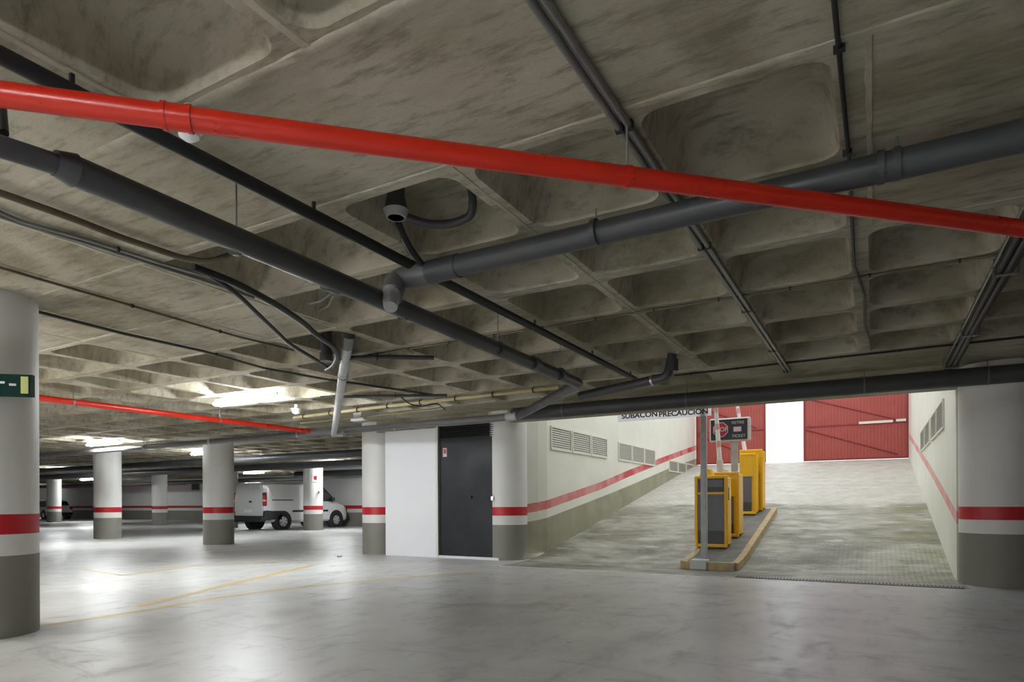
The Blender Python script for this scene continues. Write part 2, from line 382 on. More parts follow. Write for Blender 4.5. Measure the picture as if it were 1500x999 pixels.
rb.quad((-5.5, 9.34, -.03), (1., 9.34, -.03), (1., 9.34, 0), (-5.5, 9.34, 0))
struct(rb.build('floor', M['ramp'], origin=(-2.3, 9.34, 0), smooth=False)).name = 'floor_ramp'
sb = MB(); sb.quad((-30, YG + .7, ZG), (30, YG + .7, ZG), (30, 60, ZG), (-30, 60, ZG)); struct(sb.build('floor', M['street'], origin=(0, YG + .7, ZG))).name = 'floor_street'

def strip(pts, w, name):
    b = MB(); pts = [Vector((*p, .002)) for p in pts]
    for a, c in zip(pts, pts[1:]):
        d = (c - a).normalized(); n = Vector((-d.y, d.x, 0)) * w / 2; L = (c - a).length; k = max(1, int(L / .4))
        for q in range(k): p = a.lerp(c, q / k); r = a.lerp(c, (q + 1) / k); b.quad(p - n, r - n, r + n, p + n)
    return b.build(name, M['paint_line'], fo)
def px2(*l): return [onz(x, y, 0)[:2] for x, y in l]
strip(px2((62, 917), (200, 896), (330, 874), (450, 859), (600, 845), (700, 838)), .10, 'painted_line')
strip(px2((200, 889), (340, 855), (462, 827)), .11, 'painted_line')
strip(px2((177, 843), (300, 828), (430, 822)), .09, 'painted_line')
strip(px2((120, 834), (180, 843)), .09, 'painted_line')
# drain grating at the foot of the ramp
t = thing('drain_grating', (-.55, 9.32, 0), 'narrow black iron drain grating across the foot of the ramp', 'drain')
b = MB(); b.box(-1.7, 9.30, -.02, .95, 9.325, .004); b.box(-1.7, 9.50, -.02, .95, 9.525, .004); b.build('frame', M['drain'], t)
b = MB(); b.box(-1.7, 9.325, .0005, .95, 9.50, .0015); b.build('channel', M['dark'], t)
b = MB()
for k in range(66): b.box(-1.69 + k * .04, 9.33, .0, -1.675 + k * .04, 9.50, .012)
b.build('bars', M['zinc'], t)

# ------------------------------------------------------------------ walls
def stripe_wall(name, axis, fixed, a0, a1, z1, thick, mats=('white', 'red', 'grey'), prof=None, steps=12, side=1, slots=()):
    """wall along an axis with painted bands; visible face at `fixed`, thickness away by `thick`"""
    b = MB(); fx = fixed if callable(fixed) else (lambda a: fixed)
    P = (lambda a, z, o=0: (fx(a) + o, a, z)) if axis == 'y' else (lambda a, z, o=0: (a, fixed + o, z))
    for k in range(steps):
        u, w = a0 + (a1 - a0) * k / steps, a0 + (a1 - a0) * (k + 1) / steps
        zu = prof(u) if prof else (0, .65, .82, .98); zw = prof(w) if prof else (0, .65, .82, .98)
        lev_u = [*zu, z1]; lev_w = [*zw, z1]
        for q, mi in enumerate((2, 0, 1, 0)):
            b.quad(P(u, lev_u[q]), P(w, lev_w[q]), P(w, lev_w[q + 1]), P(u, lev_u[q + 1]), mi)
        b.quad(P(u, z1), P(w, z1), P(w, z1, thick), P(u, z1, thick)); b.quad(P(u, zu[0], thick), P(w, zw[0], thick), P(w, z1, thick), P(u, z1, thick))
    for a in (a0, a1):
        zz = prof(a) if prof else (0, .65, .82, .98); lv = [*zz, z1]
        for q, mi in enumerate((2, 0, 1, 0)): b.quad(P(a, lv[q]), P(a, lv[q + 1]), P(a, lv[q + 1], thick), P(a, lv[q], thick), mi)
    return struct(b.build(name, [M[m] for m in mats]))
def lin(y, tab):
    for (a, za), (b_, zb) in zip(tab, tab[1:]):
        if y <= b_: return za + (zb - za) * (y - a) / (b_ - a)
    a, za = tab[-2]; b_, zb = tab[-1]; return zb + (zb - za) / (b_ - a) * (y - b_)
GT = [(10.38, .66), (12.7, 1.0), (14.5, 1.27), (16.31, 1.557), (19.94, 2.16), (23.05, 2.6)]
RC = [(10.38, .91), (13.89, 1.44), (15.83, 1.80), (19.64, 2.44), (23.06, 2.995)]
def profL(y): g_ = lin(y, GT); c_ = lin(y, RC); return (-.02, g_, c_ - .085, c_ + .085)
def profR(y): c_ = lin(y, [(10.66, .92), (14.43, 1.62), (22.4, 2.96)]); return (-.02, c_ - .25 - .0 * y, c_ - .08, c_ + .08)
XL, XR = -5.48, .945
stripe_wall('wall_left', 'y', lambda y: XL - .34 * max(0, min(1, (11.1 - y) / .72)) ** 1.5, 10.38, 23.3, 5.6, -.25, ('rwhite', 'rred', 'rgrey'), profL, 54)
stripe_wall('wall_right', 'y', XR, 10.2, 23.3, 5.6, .25, ('rwhite', 'rred2', 'rwhite'), profR, 16)
# facade above the garage mouth, carried by the lintel
b = MB(); b.box(-5.75, 10.06, 2.53, 1.25, 10.34, 5.6); struct(b.build('wall_facade', M['ceil']))
stripe_wall('wall_back', 'x', 22.4, -24.2, -9.2, 2.76, .2, steps=2)
stripe_wall('wall_far', 'x', 27.1, -57.0, -24.0, 2.76, .2, steps=3)
stripe_wall('wall_side', 'y', -24.2, 22.4, 27.1, 2.76, .2, steps=1)
stripe_wall('wall_far', 'y', -57.0, -6, 27.1, 2.76, -.2, steps=2)
stripe_wall('wall_behind', 'x', yn + .1, xl, xr, 2.76, -.2, steps=2)
stripe_wall('wall_east', 'y', 5.1, yn, 10.3, 2.76, .2, steps=2)
stripe_wall('wall_north', 'x', 10.35, 1.15, 5.2, 2.76, .2, steps=1)
stripe_wall('wall_middle', 'y', -9.15, 10.8, 22.4, 2.76, .2, steps=2)
# partition: white panel and black door between two columns
b = MB(); b.box(-8.69, 10.15, .0, -7.40, 10.32, 2.52); 
struct(b.build('wall_partition', M['panel']))
b = MB(); b.box(-9.1, 10.24, 2.52, -5.9, 10.32, 2.76); struct(b.build('trim_2', M['ceil']))
b = MB(); b.box(-7.40, 10.12, 0, -7.355, 10.3, 2.56); b.box(-7.355, 10.12, 2.545, -6.0, 10.3, 2.60); struct(b.build('trim_1', M['louvf']))
t = bpy.data.objects.new('door_1', None); C.objects.link(t); t.location = (-6.68, 10.17, 0); struct(t)
b = MB(); b.box(-7.355, 10.17, .045, -6.005, 10.22, 2.30); b.box(-7.355, 10.155, .045, -7.32, 10.22, 2.545); b.box(-6.04, 10.155, .045, -6.005, 10.22, 2.545); b.build('door_leaf', M['black'], t)
b = MB()
for k in range(6): z = 2.31 + k * .038; b.add([(-7.33, 10.16, z), (-6.03, 10.16, z), (-6.03, 10.2, z + .03), (-7.33, 10.2, z + .03), (-7.33, 10.16, z + .006), (-6.03, 10.16, z + .006), (-6.03, 10.2, z + .036), (-7.33, 10.2, z + .036)], [(3, 2, 1, 0), (4, 5, 6, 7), (0, 1, 5, 4), (2, 3, 7, 6), (1, 2, 6, 5), (3, 0, 4, 7)])
b.box(-7.33, 10.205, 2.3, -6.03, 10.22, 2.545); b.build('louvre', M['black'], t)
b = MB(); b.box(-7.355, 10.13, .0, -6.0, 10.22, .045); b.build('light_gap_strip', M['panel'], t)  # pale strip stands in for light leaking under the door
b = MB(); b.lathe(-6.62, 1.17, [(.03, 10.17), (.03, 10.15), (.022, 10.14)], 12, axis='y'); b.build('lock', M['dark'], t)
b = MB(); b.lathe(-6.12, 1.14, [(.02, 10.17), (.02, 10.13)], 12, axis='y'); b.box(-6.16, 10.12, 1.10, -6.10, 10.135, 1.18, bev=.005); b.build('handle', M['chrome'], t)
b = MB(); b.box(-7.26, 10.163, 1.95, -7.17, 10.17, 2.12); o = b.build('notice', M['spink'], t)
b = MB(); b.box(-7.245, 10.160, 2.01, -7.185, 10.1635, 2.10); b.build('symbol', M['sred'], o)

# ------------------------------------------------------------------ columns
def column(x, y, label, r=.38, top=ZC + .005, ragged=0):
    b = MB()
    b.lathe(x, y, [(r, 0), (r, .65), (r, .82), (r, .98), (r, top)], 56, [2, 0, 1, 0])
    o = b.build('round_column', [M['white'], M['red'], M['grey']], smooth=True, origin=(x, y, 0)); tag(o, label, 'column', 'round painted columns'); return o
column(-6.35, 2.44, 'large round column at the left edge of the photo carrying the green exit sign')
column(-9.19, 10.57, 'round column touching the white panel beside the black door')
column(-6.03, 10.53, 'round column at the foot of the ramp wall, right of the black door')
column(1.38, 10.02, 'large shaded round column at the right edge, where the right ramp wall begins', r=.43)
def colpx(px, py, label, r=.38):
    p = Vector(onz(px, py, 0)); d = p.normalized() * r; column(p.x + d.x, p.y + d.y, label, r)
colpx(158, 789.5, 'white round column standing second from the left, below a bright ceiling lamp')
colpx(320.5, 798, 'round column standing just left of the white van in front of its rear')
colpx(459, 777, 'slim looking round column in front of the middle of the white van, with a small red notice')
colpx(234, 769.5, 'distant shaded round column between two nearer white columns', .36)
colpx(79.5, 765, 'farthest round column, in front of the parked white car')
colpx(336, 773.5, 'dim column mostly hidden behind the one left of the van', .36)
# notices on the column before the van
def frame_at(px, py, y, w, h, dz=.0):
    return ony(px, py, y)
cc = Vector(onz(459, 777, 0)); dirc = Vector((-cc.x, -cc.y, 0)).normalized()
def plate(name, px, py, dist_vec, w, h, m1, label, cat, sub=None):
    c0 = cc + dirc * .012; r = ray(px, py); n = dirc; t_ = c0.dot(n) / Vector(r).dot(n); p = Vector((r[0] * t_, r[1] * t_, H + r[2] * t_))
    u = Vector((-n.y, n.x, 0)); 
    def bx(hw, hh, d0, d1): 
        v = [p + u * sx * hw + Vector((0, 0, sz * hh)) + n * d for d in (d0, d1) for sx, sz in ((-1, -1), (1, -1), (1, 1), (-1, 1))]
        return MB().add(v, [(3, 2, 1, 0), (4, 5, 6, 7), (0, 1, 5, 4), (1, 2, 6, 5), (2, 3, 7, 6), (3, 0, 4, 7)])
    o = bx(w / 2, h / 2, -.02, .0).build(name, m1, origin=tuple(p)); tag(o, label, cat)
    if sub: 
        s = bx(w / 2 * .5, h / 2 * .5, .0, .006).build('symbol', sub, o)
    return o
plate('safety_notice', 462, 700, 0, .24, .30, M['signw'], 'small white and red notice high on the column before the van', 'sign', M['sred'])
plate('switch_box', 467, 721, 0, .09, .16, M['lampbody'], 'small grey switch box under the red notice on the column', 'switch', M['mdark'])

# exit sign on the left column
t = thing('exit_sign', (-5.98, 2.3, 1.98), 'dark green exit sign with a pale yellow end on the left column', 'sign')
# box facing the camera side, lying along the column's near face
ctr = Vector((-6.35, 2.44, 0)); r0 = Vector(onz(47, 931, 0)); 
pR = Vector(ray(47, 565)); pA = None
dn = Vector((-ctr.x, -ctr.y, 0)).normalized(); 
nS = (Matrix.Rotation(math.radians(-28), 3, 'Z') @ dn).normalized(); uS = Vector((-nS.y, nS.x, 0))
dist_ = (ctr + nS * .40).dot(nS); tR = dist_ / pR.dot(nS); PR = Vector((pR.x * tR, pR.y * tR, H + pR.z * tR))
if uS.dot(Vector((math.cos(YAW), math.sin(YAW), 0))) < 0: uS = -uS
def sb_(u0, u1, z0, z1, d0, d1, name, m):
    v = [PR + uS * u + nS * d + Vector((0, 0, z)) for d in (d0, d1) for u, z in ((u0, z0), (u1, z0), (u1, z1), (u0, z1))]
    return MB().add(v, [(3, 2, 1, 0), (4, 5, 6, 7), (0, 1, 5, 4), (1, 2, 6, 5), (2, 3, 7, 6), (3, 0, 4, 7)]).build(name, m, t, bevel=0)
sb_(-.42, 0, -.085, .085, -.04, .0, 'casing', M['green'])
sb_(-.076, -.025, -.062, .068, 0, .004, 'pale_window', M['ygreen'])
sb_(-.155, -.108, -.005, .012, 0, .004, 'white_dash', M['signw']); sb_(-.235, -.185, .01, .027, 0, .004, 'white_dash', M['signw']); sb_(-.38, -.27, -.04, .06, 0, .004, 'white_figure', M['signw'])

# ------------------------------------------------------------------ louvred vents in the ramp walls
def vent(wall, y0, y1, z0, z1, label):
    x = XL if wall == 'l' else XR; s = 1 if wall == 'l' else -1
    t = thing('louvred_vent', (x, (y0 + y1) / 2, z0), label, 'vent', 'louvred vents in the ramp walls')
    b = MB(); w = .035
    for a in ((y0, z0, y1, z0 + w), (y0, z1 - w, y1, z1), (y0, z0 + w, y0 + w, z1 - w), (y1 - w, z0 + w, y1, z1 - w)):
        b.box(x - s * .01, a[0], a[1], x + s * .028, a[2], a[3])
    b.build('frame', M['louvf'], t)
    b = MB(); n = 9; h = (z1 - z0 - 2 * w) / n
    for k in range(n):
        z = z0 + w + k * h
        b.add([(x + s * .022, y0 + w, z), (x + s * .022, y1 - w, z), (x + s * .004, y1 - w, z + h * .95), (x + s * .004, y0 + w, z + h * .95), (x + s * .018, y0 + w, z - .004), (x + s * .018, y1 - w, z - .004), (x, y1 - w, z + h * .9), (x, y0 + w, z + h * .9)], [(0, 1, 2, 3), (7, 6, 5, 4), (0, 4, 5, 1), (3, 2, 6, 7), (1, 5, 6, 2), (0, 3, 7, 4)])
    b.build('slats', M['louv'], t)
pos = ['nearest', 'middle', 'farthest']
for g_, (a, b_, z0, z1) in enumerate([(11.22, 14.28, 2.09, 2.56), (15.02, 18.08, 2.09, 2.55), (19.5, 22.6, 2.0, 2.36)]):
    for k in range(3):
        w = (b_ - a) / 3
        vent('l', a + k * w + .02, a + (k + 1) * w - .02, z0, z1, '%s pane of the %s group of three louvred vents on the left ramp wall' % (pos[k], ['lower', 'middle', 'upper'][g_]))
for g_, (a, b_) in enumerate([(11.75, 14.15), (14.5, 17.2)]):
    for k in range(2):
        w = (b_ - a) / 2
        vent('r', a + k * w + .02, a + (k + 1) * w - .02, 2.16, 2.62, '%s pane of the %s pair of louvred vents on the right ramp wall' % (['nearer', 'farther'][k], ['lower', 'upper'][g_]))

# ------------------------------------------------------------------ gate at the top of the ramp
def gate_leaf(x0, x1, label, bar):
    t = thing('gate_leaf', ((x0 + x1) / 2, YG, ZG), label, 'gate'); z0, z1 = ZG + .012, 5.3
    b = MB(); n = int((x1 - x0) / .09)
    for k in range(n):
        a = x0 + (x1 - x0) * k / n; c = x0 + (x1 - x0) * (k + 1) / n
        b.box(a, YG, z0, c - .012, YG + .02, z1); b.box(c - .012, YG + .008, z0, c, YG + .02, z1)
    b.build('boards', M['gate'], t)
    b = MB(); b.box(x0, YG - .03, z0, x0 + .05, YG, z1); b.box(x1 - .05, YG - .03, z0, x1, YG, z1); b.box(x0 + .05, YG - .03, z0, x1 - .05, YG, z0 + .05); b.box(x0 + .05, YG - .03, z1 - .05, x1 - .05, YG, z1)
    b.build('frame', M['gated'], t)
    b = MB(); b.box(x0 + .05, YG - .025, 3.46, x1 - .05, YG, 3.50); b.build('rail', M['gated'], t)
    for (za, zb) in ((4.42, 3.55), (3.40, 2.50)):
        b = MB(); b.tube([(x0 + .05, YG - .015, za), (x1 - .3, YG - .015, zb)], .017, 6); b.build('brace', M['gated'], t)
    if bar:
        b = MB(); b.box(-.40, YG - .06, 3.475, .52, YG - .03, 3.55); b.box(.60, YG - .06, 3.49, .86, YG - .03, 3.565); b.build('bolt_bar', M['pale'], t)
    return t
gate_leaf(-1.99, .935, 'red gate leaf right of the bright opening, with a pale bolt bar', True)
gate_leaf(-5.44, -3.14, 'red gate leaf left of the bright opening, behind the stop sign', False)

# ------------------------------------------------------------------ island with kerb
IX0, IX1, IY0, IY1 = -2.68, -1.80, 10.13, 14.75
t = thing('traffic_island', ((IX0 + IX1) / 2, IY0, 0), 'narrow kerbed island with worn yellow edges on the ramp', 'island')
def slab(b, x0, x1, ya, yb, h0, h1, rnd=False, mi=0):
    n = 12
    for k in range(n):
        a, c = ya + (yb - ya) * k / n, ya + (yb - ya) * (k + 1) / n
        v = [(x0, a, rz(a) + h0), (x1, a, rz(a) + h0), (x1, c, rz(c) + h0), (x0, c, rz(c) + h0), (x0, a, rz(a) + h1), (x1, a, rz(a) + h1), (x1, c, rz(c) + h1), (x0, c, rz(c) + h1)]
        b.add(v, [(3, 2, 1, 0), (4, 5, 6, 7), (0, 1, 5, 4), (1, 2, 6, 5), (2, 3, 7, 6), (3, 0, 4, 7)], mi)
b = MB(); slab(b, IX0 + .1, IX1 - .1, IY0 + .1, IY1 - .1, -.02, .115); b.build('paved_top', M['kerbtop'], t)
for nm, a in (('kerb', (IX0, IX0 + .1, IY0 + .06, IY1)), ('kerb', (IX1 - .1, IX1, IY0 + .06, IY1)), ('kerb', (IX0 + .05, IX1 - .05, IY0, IY0 + .1)), ('kerb', (IX0 + .1, IX1 - .1, IY1 - .1, IY1))):
    b = MB(); slab(b, *a, -.02, .12); b.build(nm, M['kerby'], t)
def iz(y): return rz(y) + .115

# ------------------------------------------------------------------ ticket and barrier machines
def machine(x0, x1, y0, y1, ztop, label, kind, handle=False, open_screen=True):
    zb = iz(y0) ; z0 = zb + .03
    t = thing('parking_machine', ((x0 + x1) / 2, (y0 + y1) / 2, zb), label, 'parking machine', 'yellow parking machines on the island')
    b = MB(); b.box(x0 + .05, y0 + .05, min(zb, iz(y0)) - .03, x1 - .05, y1 - .03, z0 + .08); b.build('plinth', M['mdark'], t)
    b = MB(); b.box(x0, y0 + .02, z0 + .04, x1, y1, ztop - .03, bev=.02); b.build('cabinet', M['yellow'], t)
    w = .055
    b = MB()
    b.box(x0, y0 - .015, z0, x0 + w, y0 + .03, ztop, bev=.012); b.box(x1 - w, y0 - .015, z0, x1, y0 + .03, ztop, bev=.012)
    b.box(x0 + w * .8, y0 - .012, z0, x1 - w * .8, y0 + .03, z0 + w, bev=.01); b.box(x0 + w * .8, y0 - .012, ztop - w, x1 - w * .8, y0 + .03, ztop, bev=.01)
    if kind == 'ticket': b.box(x0 + w * .8, y0 - .012, z0 + (ztop - z0) * .735, x1 - w * .8, y0 + .03, z0 + (ztop - z0) * .765, bev=.01)
    b.build('front_frame', M['yellow'], t)
    b = MB(); hz = .23 if kind == 'ticket' else .2
    zz = z0 + (ztop - z0) * (.735 if kind == 'ticket' else .62)
    if kind == 'ticket':
        b.box(x0 + w, y0 + .008, z0 + (ztop - z0) * hz, x1 - w, y0 + .022, zz); b.build('front_panel', M['mgrey'], t)
        b = MB(); b.box(x0 + w, y0 + .006, z0 + (ztop - z0) * .765, x1 - w, y0 + .022, ztop - w); o = b.build('display_panel', M['mdark'], t)
        b = MB(); b.box(x0 + w + .16, y0 - .002, ztop - .2, x1 - w - .02, y0 + .006, ztop - .08); b.build('screen', M['mgrey'], o)
        b = MB(); b.box(x0 + w, y0 + .006, z0 + w, x1 - w, y0 + .022, z0 + (ztop - z0) * hz); b.build('kick_panel', M['mdark'], t)
        b = MB(); b.tube([((x0 + x1) / 2 - .1, (y0 + y1) / 2, ztop - .04), ((x0 + x1) / 2 - .1, (y0 + y1) / 2, ztop + .11)], [.15, .09], 16); b.build('beacon', M['yellow'], t)
    else:
        b.box(x0 + w, y0 + .008, z0 + (ztop - z0) * .2, x1 - w - .04, y0 + .022, zz); b.build('front_panel', M['mgrey'], t)
        b = MB(); b.box(x0 + w * .8, y0 - .004, zz, x1 - w * .8, y0 + .022, ztop - w * .8); b.build('upper_panel', M['yellow'], t)
        b = MB(); b.box(x0 + w, y0 + .006, z0 + w, x1 - w - .04, y0 + .022, z0 + (ztop - z0) * .2); b.build('kick_panel', M['mdark'], t)
    if handle:
        b = MB(); b.box(x1, y0 + .08, ztop - .42, x1 + .02, y0 + .14, ztop - .2, bev=.008); b.build('handle', M['chrome'], t)
    return t
m1t = ony(1018, 697, 11.22)[2]
machine(-2.70, -2.15, 11.22, 11.55, m1t, 'yellow parking machine nearest the front of the island, with dark display', 'ticket', True)
M2 = machine(-2.62, -2.10, 11.98, 12.42, ony(1080, 691, 12.0)[2], 'yellow barrier cabinet right behind the front machine', 'barrier')
machine(-2.42, -2.10, 13.94, 14.24, ony(1095, 664, 13.94)[2], 'slimmer yellow machine with grey front panel in the rear pair', 'barrier')
machine(-2.50, -2.03, 14.34, 14.72, ony(1110, 658, 14.34)[2], 'rearmost yellow cabinet at the uphill end of the island', 'barrier')

# barrier arms (raised)
def arm(p, q, label):
    p = Vector(p); q = Vector(q); t = thing('barrier_arm', tuple(p), label, 'barrier arm', 'raised barrier arms')
    b = MB(); b.tube([p, q], [.045, .032], 8); b.build('boom', M['signw'], t)
    b = MB(); b.tube([p - (q - p).normalized() * .12, p + (q - p).normalized() * .16], .06, 8); b.build('clamp', M['lampbody'], t)
    for k in range(3):
        f = .25 + .2 * k; a = p.lerp(q, f); c = p.lerp(q, f + .07); b = MB(); b.tube([a, c], [.0475 - .01 * f] * 2, 8); b.build('reflector', M['apink'], t)
b = MB(); q_ = ony(1063, 690, 12.2); b.box(q_[0] - .05, 12.15, q_[2] - .06, q_[0] + .05, 12.3, q_[2] + .035, bev=.01); b.build('lamp_box', M['signw'], M2)
arm(ony(1055, 687, 12.1), ony(1046, 560, 12.1), 'raised white barrier arm crossing in front of the stop sign')
arm(ony(1093, 672, 14.4), ony(1076, 570, 14.4), 'raised white barrier arm behind the stop sign, above the rear machines')

# stop sign box on post
yS = 12.75
tl = ony(1039, 614, yS); br = ony(1099, 645, yS)
t = thing('stop_sign', ((tl[0] + br[0]) / 2, yS, iz(yS)), 'dark rectangular sign box with a red stop disc on a grey post', 'sign')
b = MB(); b.box(tl[0], yS, br[2], br[0], yS + .12, tl[2], bev=.02); b.build('casing', M['lampbody'], t)
b = MB(); b.box(tl[0] + .03, yS - .004, br[2] + .03, br[0] - .05, yS + .01, tl[2] - .03); fc = b.build('face', M['sdark'], t)
cS = ony(1055.5, 629.5, yS); rS = .150
def octo(r, y0, y1): 
    v = [(cS[0] + r * math.cos(PI / 8 + k * PI / 4), y, cS[2] + r * math.sin(PI / 8 + k * PI / 4)) for y in (y0, y1) for k in range(8)]
    return MB().add(v, [tuple(range(8)), tuple(range(15, 7, -1))] + [(k, k + 8, (k + 1) % 8 + 8, (k + 1) % 8) for k in range(8)])
octo(rS, yS - .009, yS - .003).build('disc_rim', M['spink'], fc); octo(rS * .9, yS - .012, yS - .008).build('disc', M['sred'], fc)
text_mesh('stop_lettering', 'STOP', .115, M['spink'], fc, (cS[0], yS - .014, cS[2]), ext=.001, bold=.002)
q1 = ony(1081, 619, yS); text_mesh('lettering', 'RETIRE', .075, M['spink'], fc, (q1[0], yS - .006, q1[2]), ext=.001)
q1 = ony(1082, 638.5, yS); text_mesh('lettering', 'TICKET', .075, M['spink'], fc, (q1[0], yS - .006, q1[2]), ext=.001)
q1 = ony(1081, 628.5, yS); b = MB(); b.box(q1[0] - .08, yS - .007, q1[2] - .045, q1[0] + .06, yS - .003, q1[2] + .045); b.build('ticket_symbol', M['spink'], fc)
b = MB(); q1 = ony(1075, 645, yS); b.box(q1[0] - .06, yS + .03, iz(yS) - .03, q1[0] + .06, yS + .10, br[2] + .01); b.build('post', M['pvcl'], t)

# clearance board with post
yB = 10.42
t = thing('clearance_board', (-2.42, yB, iz(yB) - .02), 'white board with dark capital letters under the ceiling, on a grey post', 'sign')
a0 = ony(905, 612, yB); a1 = ony(1042, 606, yB)
b = MB(); b.quad((a0[0], yB, 2.425), (a1[0], yB, 2.425), (a1[0], yB, 2.60), (a0[0], yB, 2.60)); bd = b.build('board', M['board'], t); sm_ = bd.modifiers.new('s', 'SOLIDIFY'); sm_.thickness = .004; sm_.offset = -1
zt = ony(973, 606.5, yB)[2]
def fit_text(s, x0, x1, zc, size, m, parent, y):
    o = text_mesh('lettering', s, size, m, parent, ((x0 + x1) / 2, y, zc), ext=.002, bold=.0035); w = max(v.co.x for v in o.data.vertices) - min(v.co.x for v in o.data.vertices)
    o.scale = ((x1 - x0) / w, 1, 1); return o
xa, xb = ony(911, 609, yB)[0], ony(963, 607, yB)[0]; xc, xd = ony(965.5, 607, yB)[0], ony(1037, 603, yB)[0]
fit_text('SUBACON', xa, xb, ony(937, 608.5, yB)[2], .115, M['ink'], bd, yB - .003); fit_text('PRECAUCION', xc, xd, ony(1000, 605.0, yB)[2], .115, M['ink'], bd, yB - .003)
px_ = ony(1030, 700, yB)[0]
b = MB(); b.box(px_ - .045, yB + .016, iz(yB), px_ + .045, yB + .096, 2.56, bev=.006); b.build('post', M['pvcl'], t)
b = MB(); b.box(px_ - .14, IY0 - .03, .0, px_ + .12, IY0 + .19, .155, bev=.01); b.build('concrete_foot', M['lampbody'], t)

# ------------------------------------------------------------------ pipes, conduits and cables
def hang(parent, x, y, zp, r, m='zinc', ztop=ZC, w=.02):
    b = MB(); b.tube([(x, y, zp + r * .9), (x, y, ztop + .01)], .005, 6); b.build('hanger_rod', M[m], parent)
def clampx(parent, x, y, z, r, axis, m='zinc', name='clamp', w=.025):
    b = MB(); b.lathe(*( (y, z) if axis == 'x' else (x, z)), [(r, (x if axis == 'x' else y) - w / 2), (r, (x if axis == 'x' else y) + w / 2)], 18, axis=axis); b.build(name, M[m], parent, smooth=True)

# red sprinkler main
A = Vector(onz(0, 138, 2.49)); B = Vector(onz(1500, 335, 2.49)); d = (B - A); A2 = A - d * .35; B2 = B + d * .6
t = thing('red_sprinkler_pipe', tuple(A.lerp(B, .5)), 'bright red fire pipe crossing the whole photo under the ceiling', 'pipe')
b = MB(); b.tube([A2, B2], .0432, 28); b.build('pipe', M['redpipe'], t, smooth=True)
def on_line_px(px):   # point of the red pipe in the direction of an image column
    lo, hi = 0., 1.
    for _ in range(40):
        m_ = (lo + hi) / 2; p = A.lerp(B, m_); s, c = math.sin(YAW), math.cos(YAW); dd = -s * p.x + c * p.y; l = c * p.x + s * p.y
        if CX + F * l / dd < px: lo = m_
        else: hi = m_
    return A.lerp(B, lo)
dn_ = d.normalized()
for px in (244, 281):
    p = on_line_px(px); b = MB(); b.tube([p - dn_ * .008, p + dn_ * .008], .0505, 28); b.build('coupling_ring', M['redpipe'], t, smooth=True)
p = on_line_px(262); b = MB(); b.tube([p - dn_ * .05, p + dn_ * .05], .047, 28); b.build('coupling', M['redpipe'], t, smooth=True)
for px in (921,):
    p = on_line_px(px); b = MB(); b.tube([p + Vector((0, 0, .04)), (p.x, p.y, ZC + .02)], .006, 6); b.build('hanger_rod', M['zinc'], t)
    b = MB(); b.tube([p - dn_ * .012, p + dn_ * .012], .0475, 24); b.build('hanger_band', M['redpipe'], t)
# second red pipe, far left
t = thing('red_sprinkler_pipe', (-10.14, 6.5, 2.55), 'distant red fire pipe running along the left aisle ceiling', 'pipe')
b = MB(); b.tube([(-10.14, 1.0, 2.55), (-10.14, 9.6, 2.55)], .045, 20); b.build('pipe', M['redpipe'], t, smooth=True)
for y in (2.6, 5.0, 7.4): hang(t, -10.14, y, 2.55, .045); clampx(t, -10.14, y, 2.55, .049, 'y')

# thin black pipe on the rib
t = thing('black_pipe', (-2.73, 3.5, 2.68), 'straight thin black pipe fixed to a ceiling rib, passing behind the red pipe', 'pipe')
b = MB(); b.tube([(-2.745, -1.5, 2.675), (-2.73, 8.2, 2.675)], .034, 18); b.build('pipe', M['dark'], t, smooth=True)
for y in (-.3, 1.35, 2.6, 3.9, 5.3, 6.7, 8.0): b = MB(); b.box(-2.745, y - .008, 2.69, -2.73, y + .008, ZC); b.build('clip', M['dark'], t)

# main grey drain pipe
ZD = 2.42; XD = -2.88; R3 = .062
t = thing('drain_pipe', (XD, 4, ZD), 'thick dark grey drain pipe running from upper left to the door head', 'pipe')
b = MB(); b.tube([(XD + .03, 1.40, ZD), (XD - .06, 6.73, ZD)], R3, 28); b.build('pipe', M['pvc'], t, smooth=True)
b = MB(); b.tube([(XD + .03, 1.34, ZD), (XD + .03, 1.41, ZD)], [R3 * .82, R3 * 1.10], 28); b.build('reducer', M['pvc'], t, smooth=True)
b = MB(); b.tube(rounded([(XD + .04, -1.5, ZD - .05), (XD + .03, .95, ZD - .045), (XD + .03, 1.38, ZD)], .2), .042, 24); b.build('inlet_pipe', M['pvc'], t, smooth=True)
b = MB(); b.tube([onz(3, 155, 2.66), onz(6, 195, 2.47)], .016, 12); b.build('branch_pipe', M['dark'], t, smooth=True)
for y in (2.22, 3.6, 4.9, 6.2): clampx(t, XD - .02, y, ZD, R3 + .006, 'y', 'pvc', 'pipe_band', .03); hang(t, XD - .02, y, ZD, R3)
for y in (2.9, 5.6): clampx(t, XD - .02, y, ZD, R3 * 1.1, 'y', 'pvc', 'socket', .09)
# elbow and descending leg to the long pipe by the door
E0 = Vector((XD - .06, 6.70, ZD)); E1 = Vector(ony(760, 609, 9.40))
b = MB(); b.tube(rounded([E0 + Vector((0, -.15, 0)), E0 + Vector((0, .1, 0)), E1], .16, 7), R3 * 1.02, 24); b.build('elbow_pipe', M['pvc'], t, smooth=True)
pp = E0.lerp(E1, .12); 
